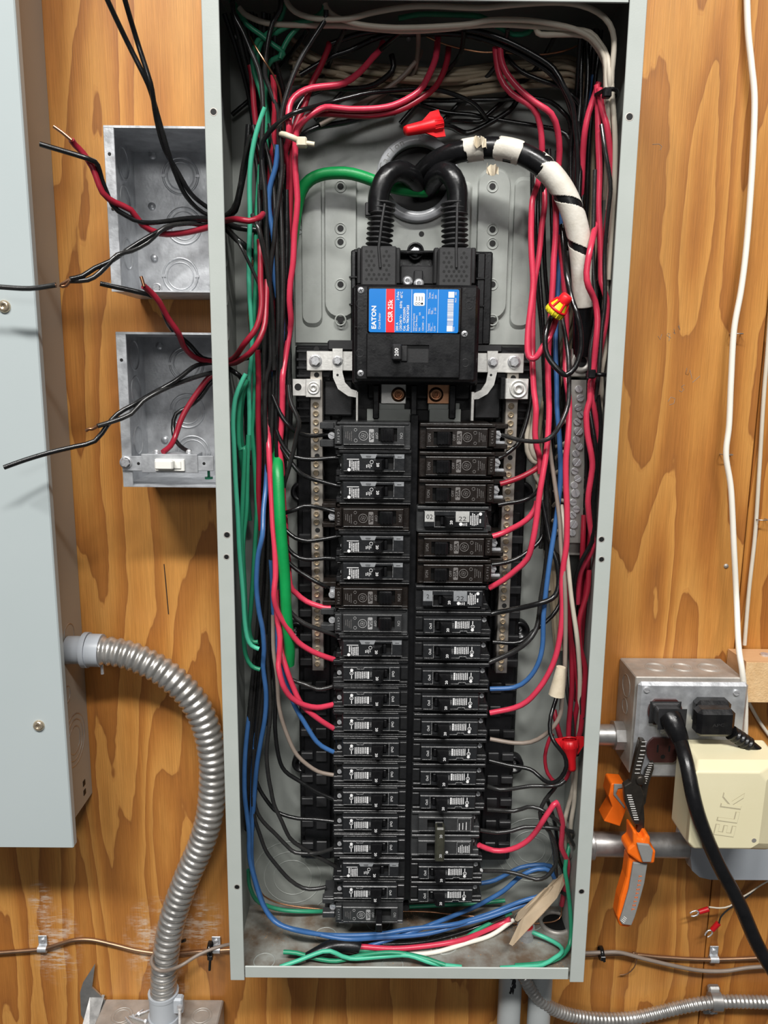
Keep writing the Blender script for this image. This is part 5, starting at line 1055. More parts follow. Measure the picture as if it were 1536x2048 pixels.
# wire nuts
def wirenut(a, b, r0, r1, mt, label, wings=True, band=None):
    t = thing('wire_nut', label, 'wire connector', tuple(a)); a = Vector(a); b = Vector(b); ax = (b-a).normalized(); L = (b-a).length
    m = MB(); m.lathe(tuple(a), tuple(ax), [(r0-1.4, 1), (r0-1.2, 0), (r0, 0), (r0, L*.24), (r0*.93, L*.28), (r1*1.12, L*.62), (r1, L*.93), (r1*.85, L), (.1, L*.99)], 24)
    for i in range(12):
        an = 2*math.pi*i/12; u = ax.orthogonal().normalized(); w_ = ax.cross(u); q = u*math.cos(an)+w_*math.sin(an)
        m.tube([a+ax*.5+q*r0, a+ax*L*.24+q*r0], .45, 5)
    m.build('shell', mt, t)
    if wings:
        sd = ax.cross(Vector((0, 1, 0))).normalized()
        for s in (1, -1):
            m = MB(); e = [a+sd*s*r0*.8-ax*1.5, a+sd*s*(r0+5.5)-ax*1, a+sd*s*(r0+4.8)+ax*L*.22, a+sd*s*r0*.75+ax*L*.5]
            v = [p+Vector((0, -1.4, 0)) for p in e]+[p+Vector((0, 1.4, 0)) for p in e]
            m.add(v, [(0, 1, 2, 3), (7, 6, 5, 4), (0, 4, 5, 1), (1, 5, 6, 2), (2, 6, 7, 3), (3, 7, 4, 0)]); m.build('wing', mt, t)
    return t, a, ax, L
wirenut(P(882, 247, 44), P(810, 262, 56), 6.4, 4.6, M['redcap'], 'bright red wire nut lying above the round bushing')
wirenut(P(1138, 1478, 78), P(1144, 1541, 84), 9.2, 4.4, M['redcap_d'], 'deep red winged connector low in the right gutter')
t, a, ax, L = wirenut(P(1106, 628, 80), P(1135, 592, 88), 9.0, 5.2, M['yellow'], 'yellow and red wire nut in the right gutter', wings=False)
m = MB(); m.lathe(tuple(a), tuple(ax), [(8.7, L*.24), (9.5, L*.26), (9.3, L*.34), (8.3, L*.36)], 24); m.build('red_band', M['redcap'], t)
m = MB(); m.lathe(tuple(a), tuple(ax), [(5.95, L*.66), (5.9, L*.72), (5.6, L*.95), (4.4, L*1.04), (.1, L*1.05)], 20); m.build('red_tip', M['redcap'], t)
m = MB()
for i in range(6):
    an = 2*math.pi*i/6; u = ax.orthogonal().normalized(); w_ = ax.cross(u); q = u*math.cos(an)+w_*math.sin(an); m.tube([a+ax*L*.34+q*8.5, a+ax*L*.7+q*5.9], 1.1, 6)
m.build('red_ribs', M['redcap'], t)
# ties
p = P(578, 277, 78); t = thing('cable_tie', 'yellowed nylon cable tie round the red wires at upper left', 'cable tie', tuple(p))
m = MB(); m.tube([P(562, 268, 74), P(572, 270, 86), P(585, 275, 90), P(597, 281, 86)], 2.6, 8); m.build('band', M['ziptie'], t)
q = P(604, 285, 86); m = MB(); m.box(q.x-4.5, q.x+4.5, q.z-4, q.z+4, 82, 90, 1.2); m.build('head', M['ziptie'], t); m = MB(); m.tube([q, P(618, 287, 88), P(629, 289, 88)], 2.2, 6); m.build('tail', M['ziptie'], t)
for x0, x1, y, d, l in ((1192, 1232, 190, 86, 'black cable tie round the cream wires at the upper right'), (1175, 1212, 748, 88, 'black cable tie round the right bundle beside the big lug')):
    a, b = P(x0, y, d-14), P(x1, y+2, d-14); c = (a+b)/2; t = thing('cable_tie', l, 'cable tie', tuple(c))
    m = MB(); m.tube(spline([a, c+Vector((-4, -14, 0)), c+Vector((4, -14, 0)), b, c+Vector((0, 14, 0)), a], 2), 1.9, 6); m.build('band', M['blk'], t)
    m = MB(); h = P(x0+22 if y < 400 else x0+8, y-4 if y < 400 else y, d+2); m.box(h.x-3.5, h.x+3.5, h.z-4, h.z+4, d-2, d+5, 1); m.build('head', M['blk'], t)
ob = tag(MB().tube([P(1122, 1334, 92), P(1118, 1360, 92), P(1113, 1390, 92)], 7, 10, rf=lambda L: 4.6+L*.12).build('masking_tape_flag', M['masking']), 'cream masking tape wrapped round wires in lower right gutter', 'tape')
ob = tag(MB().tube(spline([P(606, 1915, 92), P(640, 1902, 88), P(670, 1892, 82), P(705, 1892, 80), P(718, 1896, 80)], 4), 5, 12, rf=lambda L: 3+min(L, 26)*.16).build('tape_sleeve', M['blk']), 'black tape sleeve on wire ends lying on the panel floor', 'tape')
# cardboard scraps
cd = thing('cardboard_scrap', 'folded cardboard scrap leaning in the lower right corner', 'cardboard', tuple(P(1060, 1830, 40)))
def sheet(pts, name):
    v = [P(*q) for q in pts]; n = len(v); m = MB(); m.add([tuple(q) for q in v]+[(q.x+.6, q.y+1.2, q.z-.4) for q in v], [tuple(range(n)), tuple(range(n, 2*n))[::-1]]+[(i, n+i, n+(i+1) % n, (i+1) % n) for i in range(n)]); m.build(name, M['card'], cd)
sheet([(1109, 1756, 40), (1128, 1746, 36), (1129, 1768, 44), (1114, 1796, 60), (1086, 1828, 74), (1025, 1892, 92), (1018, 1888, 92), (1040, 1842, 78), (1085, 1785, 58)], 'cardboard_leaf')
sheet([(1090, 1776, 52), (1106, 1772, 50), (1080, 1812, 62), (1035, 1843, 74), (1029, 1840, 68), (1036, 1824, 60)], 'cardboard_leaf')
# cast connector and conduit mouths in the floor, conduit mouth in the right wall
p = P(1050, 1898, 52); cc = thing('conduit_connector', 'zinc connector with a red bushing standing on panel floor', 'conduit fitting', (p.x, p.y, .2))
m = MB(); m.cyl((p.x, p.y, .2), (p.x, p.y, 13), 8.6, n=20); m.cyl((p.x, p.y, 8), (p.x, p.y, 15), 9.8, n=10, smooth=False); m.build('body', M['galv'], cc); MB().cyl((p.x, p.y, 15), (p.x, p.y, 18), 7.6, 6.8, n=20).build('bushing', M['redcap_d'], cc)
p = P(1116, 1832, 22); m = MB(); m.lathe((p.x-4, -30, .3), (0, 0, 1), [(19, 0), (19, 3.5), (15.5, 4), (15, .5)], 30); ob = m.build('floor_bushing', M['galv_dull']); tag(ob, 'round conduit bushing sunk in the panel floor, back right', 'bushing')
MB().disc((p.x-4, -30, .3), (0, 0, 1), 15, .3, 24).build('mouth', M['blk_dark'], ob)
ob['_w'] = (0, 0, 0)
z = P(1185, 1680, 30).z; m = MB(); m.lathe((179.2, -30, z), (-1, 0, 0), [(20, 0), (20, 3), (16, 5), (13, 5), (13, .4)], 26); ob = m.build('locknut', M['emt']); tag(ob, 'conduit locknut on the inner right wall near the bottom', 'locknut')

# ------------------------------------------------------------------ wires outside, left of the panel
EX = [
('K', 'black wire dropping from the top edge to upper wall hole, left strand', '150,-150,150 190,-60,136 215,0,128 255,85@112 290,155 302,185@98 318,240 335,300@82 350,345 372,392@58 405,425@44 445,440@38', 128),
('K', 'black wire dropping from the top edge to upper wall hole, right strand', '205,-150,150 235,-60,134 250,0,126 272,75@108 296,150 304,180@102 313,240@90 330,300@78 356,345 380,385@60 408,410@44 445,432@38', 126),
('r', 'dark red wire with a bare tip twisting left of the upper box', '143,280,124 150,290 165,305 185,335 205,385@110 230,405 262,420@96 285,450 320,467@80 360,467 405,458@52 445,446@40', 124),
('K', 'black wire end pointing left, twisted with the dark red one', '80,288,128 175,317 195,330 203,358@108 225,410 250,430 285,445@90 330,443 370,437 405,436@52 445,441@38', 128),
('K', 'black wire twisting down-left over the upper box, upper strand', '140,558,124 165,552 190,536 222,522@108 250,503 290,478 320,462@84 360,446 405,440@50 445,444@38', 124),
('k', 'black wire twisting down-left over the upper box, lower strand', '140,562,122 175,560 200,545 235,510@106 262,502 295,485 330,455@82 375,447 405,450@48 445,448@36', 122),
('k', 'black wire running out of the left edge over the grey cover', '-30,572,128 0,574 60,577 112,570', 128),
('K', 'black wire end between the two boxes, pointing left', '200,567,120 240,576 280,585@108 310,595 325,620 333,640@92 345,660 380,690@60 405,716@46 445,722@38', 120),
('r', 'dark red wire with bare tip between the two boxes', '287,572,116 300,583 318,603@104 335,635 358,668@84 366,690 385,712@58 410,722@46 445,724@38', 116),
('K', 'long black wire end reaching lower left over the cover', '8,935,132 50,920 100,905 150,893 190,882@114 215,850 235,828 262,812@100 300,790 350,762@74 385,735 405,728@48 445,724@38', 132),
('k', 'black wire with a bare hooked tip over the lower box', '195,852,116 225,843 262,828@102 285,803 320,782@84 360,765 405,750@50 440,742@38', 116),
('r', 'red wire running down to the light switch', '440,742,40 418,755 395,785@44 372,820 360,845 350,875@56 340,893 326,904@74', 40),
('K', 'black wire running down to the light switch', '440,748,38 418,770 400,795@40 375,815 352,828 346,855@48 352,882 368,898 380,903@72', 38),
]
for q in EX: wire(q[0], q[1], q[2], q[3], inside=False)
for s, l in (('108,253,128 125,265 144,281', 'tarnished bare tip of the dark red wire at upper left'), ('140,560,122 132,572 120,572 128,566 142,558', 'bare copper twist joining the black wires over the cover'), ('282,553,118 285,562 288,573', 'bare tip of the dark red wire between the boxes'), ('172,862,116 178,858 185,858 195,852', 'bare hooked tip of the black wire over the lower box')):
    wire('C', l, s, 124, 1.5, inside=False)
# ------------------------------------------------------------------ left grey enclosure with screwed cover
le = thing('cover_enclosure', 'closed blue-grey electrical enclosure along the left edge', 'electrical enclosure', (-500, 0, 150))
MB().box(-860, -355, 140, 1500, 0, 92).build('box_body', M['cover_side'], le)
m = MB(); m.box(-862, -339.2, 134.5, 1500, 92.5, 95, 1.1); m.build('cover', M['cover'], le)
m = MB(); m.box(-341, -339.2, 135.5, 1500, 86, 93.5, .4); m.box(-862, -340, 134.5, 136.2, 86, 93.5, .4); m.build('cover_lip', M['cover'], le)
for x, y in ((9, 613), (78, 1451)):
    p = P(x, y, 95); m = MB(); m.lathe((p.x, -95, p.z), Y, [(5.6, 0), (5.3, 1.6), (4, 2.8), (2.2, 3.3), (1.8, 2.2), (.1, 2.2)], 20); m.build('cover_screw', M['brass'], le)
for d, y, rs in ((34, 1272, (13, )), (50, 1390, (9, )), (38, 1480, (22, 28, 15))):
    z = P(160, y, d).z; knock(le, (-355.0, -d, z), (1, 0, 0), rs, M['emt'])
for x, y in ((178, 1565), (164, 1583)):
    z = P(x, y, 20).z; MB().box(-355.2, -354.6, z-3, z+3, 18, 24).build('slot_hole', M['blk_dark'], le)
# ------------------------------------------------------------------ two 4-inch steel boxes
def steel_box(x0, x1, z0, z1, label, knocks, holes):
    t = thing('steel_outlet_box', label, 'outlet box', ((x0+x1)/2, 0, z0), None)
    MB().box(x0, x1, z0, z1, 1, 2.5).build('back_sheet', M['galv'], t)
    m = MB(); m.box(x0, x1, z0, z0+1.4, 2.5, 79); m.build('bottom_sheet', M['galv'], t)
    m = MB(); m.box(x0, x1, z1-1.4, z1, 2.5, 79); m.build('top_sheet', M['galv'], t)
    m = MB(); m.box(x0, x0+1.4, z0+1.4, z1-1.4, 2.5, 79); m.build('side_sheet', M['galv'], t)
    m = MB(); m.box(x1-1.4, x1, z0+1.4, z1-1.4, 2.5, 79); m.build('side_sheet', M['galv'], t)
    m = MB(); m.box(x0-.4, x0+9, z0, z1, 79, 80.4, .4); m.build('side_flange', M['galv'], t)
    m = MB(); m.box(x1-3, x1, z0, z1, 79, 80.4, .4); m.build('side_flange', M['galv'], t)
    m = MB(); m.box(x0, x1, z1-1.6, z1+.3, 78, 80.6); m.box(x0, x1, z0-.3, z0+1.2, 78, 80.6); m.build('rolled_edge', M['galv'], t)
    for x, y in knocks:
        p = P(x, y, 2.5); m = MB(); m.ring((p.x, -2.5, p.z), Y, 17, 2.2, .9, 34); m.ring((p.x, -2.5, p.z), Y, 13, 1.4, .6, 30)
        m.box(p.x-18.5, p.x-14.5, p.z-1.2, p.z+1.2, 2.5, 3.6); m.box(p.x+14.5, p.x+18.5, p.z-1.2, p.z+1.2, 2.5, 3.6); m.build('knockout', M['galv'], t)
    for x, y in holes:
        p = P(x, y, 2.5); m = MB(); m.lathe((p.x, -2.5, p.z), Y, [(3.8, 0), (3.6, 1.6), (.1, 2)], 14); m.build('rivet', M['galv'], t)
    for z in (z0+(z1-z0)*.28, z0+(z1-z0)*.62, z0+(z1-z0)*.86):
        m = MB(); m.ring((x0+1.4, -34, z), (1, 0, 0), 14, 2, .8, 26); m.build('knockout', M['galv'], t)
    return t
b1 = steel_box(-276, -182, 681, 820, 'upper open galvanised steel outlet box left of the panel', ((361, 352), (368, 452), (361, 552)), ((304, 413), (305, 311), (309, 516)))
b2 = steel_box(-274.5, -182, 503, 645, 'lower open galvanised steel outlet box holding the switch', ((373, 728), (375, 822), (386, 905)), ((319, 692), (330, 879)))
for x, y, t in ((219, 308, b1), (226, 418, b1), (243, 720, b2)):
    p = P(x, y, 80.4); hole(t, p.x, p.z, 80.45, 1.5)
p = P(313, 576, 4); screw('hex', b1, p.x, p.z, 3, .9, name='ground_screw')
# toggle switch on its yoke
sw = thing('light_switch', 'ivory toggle switch on a steel strap at the bottom of lower box', 'switch', tuple(P(330, 925, 84)))
m = MB(); m.pbox(282, 908, 396, 946, 81, 83.5, .4); m.build('yoke', M['galv'], sw)
for x0, x1 in ((243, 292), (388, 428)):
    MB().pbox(x0, 912, x1, 942, 80.8, 82.2, .4).build('yoke_ear', M['galv'], sw)
MB().pbox(287, 909, 391, 945, 50, 81, .6).build('switch_body', M['galv'], sw)
MB().pbox(309, 918, 369, 943, 83.5, 86.5, .6).build('switch_collar', M['white_plastic'], sw)
lv = MB(); lv.pbox(308, 921, 345, 940, 86, 96, 1.2); lv.build('lever', M['white_plastic'], sw)
MB().pbox(322, 922, 362, 938, 86.5, 87.6, .5).build('lever_base', M['white_plastic'], sw)
p = P(252, 925, 82.2); screw('hex', sw, p.x, p.z, 82.2, 1.0); p = P(277, 927, 82.2); hole(sw, p.x, p.z, 82.25, 1.4); p = P(408, 927, 82.2); hole(sw, p.x, p.z, 82.25, 1.4)
for x in (313, 378):
    p = P(x, 904, 74); MB().lathe((p.x, -74, p.z), Y, [(2.8, 0), (2.6, 1.4), (.1, 1.8)], 12).build('terminal_screw', M['zinc'], sw)
p = P(412, 955, 82); MB().cyl((p.x, -70, p.z+6), (p.x, -70, p.z-1), 1.3).cyl((p.x, -70, p.z-3), (p.x, -70, p.z-1), 3.8).build('green_screw', M['w_G'], sw)
# ------------------------------------------------------------------ flexible conduit on the left
def path(s, d, step=1.2): return spline(parse(s, d), step)
def flexform(R, pitch, amp=.13):
    def f(L):
        u = (L/pitch) % 1; return R*(1-amp+amp*1.0*max(0, math.sin(math.pi*min(1, u/.72)))**.6)
    return f
fc = thing('flexible_conduit', 'thick curved flexible steel conduit from the left enclosure down', 'conduit', tuple(P(330, 1990, 40)))
pts = path('198,1301,42 230,1304 270,1315 312,1335 350,1362 382,1395 405,1435 419,1480 426,1530 424,1590 417,1640 400,1695 378,1745 357,1800 342,1850 333,1900 328,1945 327,1992@30', 42, 1.15)
MB().tube(pts, 14, 20, rf=flexform(15.2, 8.2)).build('corrugated_tube', M['flex'], fc)
q = [P(150, 1300, 42), P(172, 1300, 42), P(200, 1301, 42)]
m = MB(); a = Vector((-354, -42, q[0].z)); b = Vector((q[1].x-2, -42, q[1].z)); c = Vector((q[2].x+2, -42, q[2].z)); m.cyl(a, b, 14.5, n=24); m.cyl(b, b+Vector((5, 0, 0)), 18.5, n=24); m.cyl(b+Vector((5, 0, 0)), c, 17, n=24); m.build('connector', M['cond'], fc)
m = MB(); p = P(203, 1315, 42); m.cyl((p.x, -42, p.z), (p.x, -42, p.z-18), 1.7); m.build('clamp_screw', M['zinc'], fc)
p = P(327, 1985, 30); e = P(327, 2036, 30); m = MB(); m.cyl((p.x, -30, p.z), (p.x, -30, -127), 16.5, n=24); m.cyl((p.x, -30, -120), (p.x, -30, -127), 18.5, n=24); m.cyl((p.x, -30, p.z-2), (p.x, -30, p.z+2), 17.3, n=24); m.box(p.x+12, p.x+24, -112, p.z, 30, 40, 2); m.build('connector', M['cond'], fc)
m = MB(); m.cyl((p.x+22, -44, p.z-6), (p.x+21, -44, p.z-30), 1.9); m.cyl((p.x+22, -44, p.z-5), (p.x+22, -44, p.z-8), 3.4, n=6); m.build('clamp_screw', M['zinc'], fc)
# lower left flat box
p0 = P(215, 1997, 0); 
jb = thing('floor_junction_box', 'dusty steel junction box at the bottom left under the flexible conduit', 'junction box', (-235, 0, -60))
zt = -127
MB().box(P(212, 1997, 0).x, P(448, 1997, 0).x, -210, zt, 1, 100, 1.5).build('box_body', M['galv_dull'], jb)
for x in (243, 402):
    p = P(x, 2022, 26); knock(jb, (p.x, -26, zt), (0, 0, 1), (12, 9), M['galv_dull'])
# screws lying on it
for i, (x, y, a, L) in enumerate(((262, 2030, .8, 18), (276, 2034, .35, 22), (285, 2014, 2.6, 14), (272, 2012, 2.2, 13))):
    x0 = P(x, y, 30).x; s = thing('loose_screw', ['long loose screw lying steepest on the lower left box', 'long loose screw lying flattest on the lower left box', 'short loose screw beside the conduit clamp on the box', 'short loose screw leftmost on the lower left box'][i], 'screw', (x0, -30, zt), 'loose screws on the junction box')
    dx, dy = math.cos(a)*L, math.sin(a)*L*.9; d0 = (22, 18, 8, 10)[i]
    m = MB(); m.tube([(x0-dx/2, -d0-dy*0+dy/2-14, zt+2.2), (x0, -d0-14, zt+2.2), (x0+dx/2, -d0-dy/2-14, zt+2.2)], 1.4, 8, rf=lambda L_: 1.1+.45*((L_/1.4) % 1)); m.build('shank', M['zinc'], s)
    m = MB(); e = Vector((x0+dx/2, -d0-dy/2-14, zt+2.6)); m.cyl(e, e+Vector((math.cos(a)*2, -math.sin(a)*2, 0)), 3, 2.4, 6, False); m.build('head', M['zinc'], s)
# bracket at its left
br = thing('angle_bracket', 'bent sheet metal bracket standing left of the lower junction box', 'bracket', tuple(P(185, 2000, 20)))
MB().pprism([(160, 1985), (166, 1965), (190, 1928), (184, 1975), (210, 2000), (207, 2052), (175, 2052), (162, 2030)], 2, 4).build('upright', M['emt'], br)
q = P(196, 1990, 2); MB().add([(q.x-9, -3, q.z), (q.x+8, -3, q.z), (q.x-2, -34, q.z-46), (q.x-16, -34, q.z-42), (q.x-9, -1.6, q.z), (q.x+8, -1.6, q.z), (q.x-2, -32, q.z-47), (q.x-16, -32, q.z-43)], [(0, 1, 2, 3), (4, 5, 6, 7), (0, 3, 7, 4), (1, 2, 6, 5), (2, 3, 7, 6)]).build('bent_leg', M['emt'], br)
# ------------------------------------------------------------------ copper line along the bottom with clips and loose cable
def tubething(name, label, cat, s, d, r, mt, n=10, step=4):
    o = MB().tube(spline(parse(s, d), step), r, n).build(name, mt); return tag(o, label, cat)
tubething('copper_tube', 'thin tarnished copper tube clipped across the wall, left of the panel', 'copper tube', '-40,1908,4 20,1904 85,1898 120,1888 150,1880 185,1880 230,1890 280,1902 340,1908 400,1903 468,1899', 4, 2.3, M['coppertube'])
tubething('copper_tube', 'thin tarnished copper tube clipped across the wall, right of the panel', 'copper tube', '1160,1911,4 1250,1908 1330,1915 1430,1919 1580,1913', 4, 2.3, M['coppertube'])
tubething('grey_cable', 'thin grey cable looped round the flexible conduit at bottom left', 'cable', '473,1886,20 440,1893 400,1908 360,1932@45 330,1942@58 312,1938@60 303,1925@50 306,1912@38 318,1906@14', 20, 1.9, M['w_N'])
tubething('grey_cable', 'thin grey cable sagging below the copper tube at bottom right', 'cable', '1165,1906,12 1200,1905 1240,1905 1290,1918 1350,1932 1400,1941 1450,1942 1500,1935 1580,1930', 12, 2.2, M['w_N'])
tubething('cable_stub', 'short stub of dark cable poking out behind the flexible conduit', 'cable', '345,1889,16 371,1880@18', 16, 1.8, M['w_K'])
def clip(x, y, label):
    t = thing('tube_clip', label, 'pipe clip', tuple(P(x, y, 4)), 'tube clips'); p = P(x, y, 4)
    m = MB(); m.box(p.x-5, p.x+5, p.z-4, p.z+16, 1, 2.2, .3); m.cyl((p.x-5, -3.5, p.z), (p.x+5, -3.5, p.z), 4.2, n=14); m.build('strap', M['galv'], t)
    screw('slot', t, p.x, p.z+9.5, 2.2, 1.0)
clip(85, 1898, 'small steel clip on the copper tube at far left'); clip(432, 1900, 'small steel clip on the copper tube just left of the panel'); clip(1428, 1919, 'small steel clip on the copper tube at bottom right')
def ztie(p, r, mt, label, ax=(1, 0, 0), tail=None, w_=4, group='cable ties'):
    t = thing('cable_tie', label, 'cable tie', tuple(p), group); m = MB(); a = Vector(ax).normalized()
    m.lathe(tuple(Vector(p)-a*w_/2), ax, [(r, 0), (r+.9, 0), (r+.9, w_), (r, w_)], 22); m.build('loop', mt, t)
    if tail:
        q = Vector(p)+Vector(tail[0]); m = MB(); m.box(q.x-3, q.x+3, q.z-3, q.z+3, -q.y-3, -q.y+3, .7); m.build('head', mt, t)
        e = Vector(p)+Vector(tail[1]); m = MB(); m.tube([q, (q+e)/2, e], 1.6, 6); m.build('tail', mt, t)
    return t
ztie(P(420, 1897, 14), 7.5, M['w_K'], 'black cable tie with hanging tail beside the lower left flange', (1, 0, 0), ((2, -8, -4), (1, -10, -20)))
ztie(P(1202, 1906, 9), 7, M['w_K'], 'black cable tie round cable and copper tube right of the panel', (1, 0, 0), ((0, -7, 0), (2, -9, -4)))
# bare wire curl on the wall
tubething('wire_snippet', 'curly bare wire snippet under the copper tube at bottom right', 'wire', '1240,1950,4 1255,1947 1268,1935 1274,1915@10 1266,1904 1275,1908', 4, .7, M['coppertube'])
# ------------------------------------------------------------------ conduits under the panel
for x, label in ((1019, 'left grey plastic conduit leaving the panel bottom, black paint smear'), (1079, 'right grey plastic conduit leaving the panel bottom')):
    q = P(x, 2000, 30); t = thing('plastic_conduit', label, 'conduit', (q.x, -30, -150))
    MB().cyl((q.x, -32, -2.2), (q.x-1, -32, -250), 13.2, n=28).build('pipe', M['pvc'], t)
    if x < 1050:
        m = MB(); rr_ = random.Random(2)
        for i in range(12):
            a = math.radians(-90+rr_.uniform(-6, 14)); z = -12-i*5.5
            v = [];
            for k in range(7):
                b = a+rr_.uniform(.0, .12)+k*.06-.18; zz2 = z+(rr_.uniform(2, 6) if k not in (0, 6) else 0); v.append((q.x-.5+13.35*math.cos(b), -32+13.35*math.sin(b), zz2))
            for k in range(6, -1, -1):
                b = a+k*.06-.18; v.append((q.x-.5+13.35*math.cos(b), -32+13.35*math.sin(b), z-rr_.uniform(2, 6)))
            m.add(v, [tuple(range(14))])
        m.build('paint_smear', M['blk'], t)
f2 = thing('flexible_conduit', 'thin flexible steel conduit running out to bottom right', 'conduit', tuple(P(1300, 2035, 10)))
pts = path('1046,1950,44 1062,1978 1085,2003@40 1112,2020 1150,2032@26 1200,2038 1260,2037@14 1310,2027 1360,2015 1410,2006 1470,2003 1580,2006', 44, .95)
MB().tube(pts, 7, 16, rf=flexform(7.6, 4.9)).build('corrugated_tube', M['flex'], f2)
p = P(1432, 2005, 14); cs = thing('conduit_strap', 'cast steel strap holding the thin flexible conduit', 'pipe clip', tuple(p))
m = MB(); m.cyl((p.x-6, -12, p.z), (p.x+6, -12, p.z), 11, n=24); m.box(p.x-9, p.x+9, p.z-26, p.z-6, 1, 5, 1.5); m.box(p.x-7, p.x+7, p.z+6, p.z+15, 1, 9, 2); m.build('strap', M['emt'], cs); screw('slot', cs, p.x, p.z-19, 5, 1.3)
# ------------------------------------------------------------------ right junction box with receptacles
rj = thing('receptacle_box', 'steel junction box with brown receptacles right of the panel', 'outlet box', (288, 0, 198))
X0, X1, Z0, Z1 = 232, 343, 198.5, 306
MB().box(X0, X1, Z0, Z1, 0, 54, 1).build('box_body', M['galv_dull'], rj)
MB().box(X0+1, X1+3, Z0-1, Z1-3, 54.2, 62, 3.2).build('face_plate', M['galv'], rj)
for x in (262, 290, 318): knock(rj, (x, -27, Z1), (0, 0, 1), (11, 8.5), M['galv_dull'])
for z, r in ((285, 12), (262, 8), (225, 10)): knock(rj, (X0, -27, z), (-1, 0, 0), (r, ), M['galv_dull'])
for x, y in ((1293, 1379), (1472, 1385)): p = P(x, y, 62); screw('slotL', rj, p.x, p.z, 62, .85)
p = P(1324, 1462, 62); screw('slot', rj, p.x, p.z, 62, .9)
def recept(x, y):
    p = P(x, y, 64); m = MB(); pts = []
    for k in range(28):
        a = 2*math.pi*k/28; xx, zz2 = 17.5*math.cos(a), 17.5*math.sin(a); pts.append((p.x+xx, p.z+max(-13.5, min(13.5, zz2))))
    m.prism(pts, 61, 65); r_ = m.build('receptacle', M['brown_recpt'], rj); return p, r_
for x, y in ((1330, 1424), (1424, 1426), (1326, 1500)): p, r_ = recept(x, y)
m = MB()
for dx, h in ((-6, 4.2), (6, 3.4)): m.box(p.x+dx-.9, p.x+dx+.9, p.z+2-h, p.z+2+h, 65, 65.12)
m.cyl((p.x, -65, p.z-7), (p.x, -65.12, p.z-7), 2.4); m.build('receptacle_slots', M['blk_dark'], r_)
# plug 1: angled plug with thick round cord; plug 2: square moulded plug
pg = thing('cord_plug', 'black angled plug with thick cord in the upper left receptacle', 'plug', tuple(P(1340, 1430, 70)))
a = P(1330, 1425, 66); b = P(1347, 1448, 92)
m = MB(); v = []
for q_, hw, hh in ((a, 13, 9), (a*.55+b*.45, 12.5, 8.5), (b+Vector((0, 4, 3)), 11, 8)):
    v += [(q_.x-hw, q_.y, q_.z-hh), (q_.x+hw, q_.y, q_.z-hh), (q_.x+hw, q_.y, q_.z+hh), (q_.x-hw, q_.y, q_.z+hh)]
m.add(v, [(0, 1, 2, 3), (11, 10, 9, 8)]+[(r_*4+i, r_*4+(i+1) % 4, r_*4+4+(i+1) % 4, r_*4+4+i) for r_ in (0, 1) for i in range(4)]); o = m.build('plug_body', M['blk_matt'], pg); bv = o.modifiers.new('bevel', 'BEVEL'); bv.width = .003; bv.segments = 3
e = P(1360, 1478, 96); m = MB(); m.tube([b+Vector((-1, 6, 3)), b, (b+e)/2, e], 8, 14, rf=lambda L: 11.5-L*.13); m.build('plug_neck', M['blk'], pg)
q = e; m = MB(); m.lathe(tuple(q), tuple((e-b).normalized()), [(6.6, -3), (8.2, -1), (8.2, 2), (6.4, 3)], 20); m.build('strain_relief', M['blk'], pg)
m = MB(); m.tube(spline([e]+parse('1374,1530,118 1388,1600@132 1407,1660@134 1440,1735@130 1480,1810 1515,1890 1560,1965', 118), 6), 6.9, 16); m.build('cord', M['blk'], pg)
m = MB(); qq = P(1349, 1437, 98.4); text_mb(m, '10', qq.x, qq.z, 98.6, 3.5, 80); m.build('relief_lettering', M['greyprint'], pg)
p2 = thing('square_plug', 'black square moulded plug with ribbed cord in the right receptacle', 'plug', tuple(P(1435, 1440, 80)))
MB().pbox(1396, 1404, 1462, 1456, 64, 80, 4).build('plug_neck', M['blk'], p2)
MB().pbox(1399, 1422, 1470, 1477, 78, 96, 4).build('plug_body', M['blk'], p2)
m = MB(); qq = P(1437, 1451, 96); text_mb(m, 'APC', qq.x, qq.z, 96.12, 3.2, 4, bold=.02, sx=1.4); m.build('relief_lettering', M['blk_matt'], p2)
cp = spline(parse('1462,1465,88 1482,1478 1504,1494 1536,1520 1600,1575', 88), 1.0)
m = MB(); m.tube(cp, 6, 14, rf=lambda L: (7.6 if (L % 5) < 2.9 else 5.8) if L < 24 else 5.6); m.build('cord', M['blk'], p2)
# plug-in power supply with embossed letters
ek = thing('plug_in_transformer', 'cream plug-in transformer embossed ELK on the right junction box', 'transformer', tuple(P(1440, 1600, 90)))
a0 = P(1388, 1490, 118)
fx0, fx1 = P(1386, 1600, 128).x, P(1529, 1600, 128).x; fz0, fz1 = P(1460, 1700, 128).z, P(1460, 1546, 128).z
bx0, bx1 = P(1345, 1600, 72).x, P(1520, 1600, 72).x+4; bz0, bz1 = P(1460, 1655, 72).z, P(1400, 1478, 72).z
F_ = [(fx0+6, fz0), (fx1-8, fz0), (fx1, fz0+6), (fx1+1, fz1-8), (fx1-6, fz1), (fx0+2, fz1), (fx0, fz1-3), (fx0, fz0+6)]
B_ = [(bx0+6, bz0+2), (bx1-6, bz0), (bx1, bz0+6), (bx1, bz1-10), (bx1-8, bz1), (bx0+6, bz1), (bx0, bz1-6), (bx0, bz0+10)]
m = MB(); v = [(x, -72, z) for x, z in B_]+[(x*.85+f[0]*.15, -112, z*.85+f[1]*.15) for (x, z), f in zip(B_, F_)]+[(x, -126, z) for x, z in F_]
m.add(v, [tuple(range(8)), tuple(range(16, 24))[::-1]]+[(r*8+i, (r+1)*8+i, (r+1)*8+(i+1) % 8, r*8+(i+1) % 8) for r in (0, 1) for i in range(8)]); body = m.build('housing', M['ivory'], ek)
bv = body.modifiers.new('bevel', 'BEVEL'); bv.width = .0022; bv.segments = 3
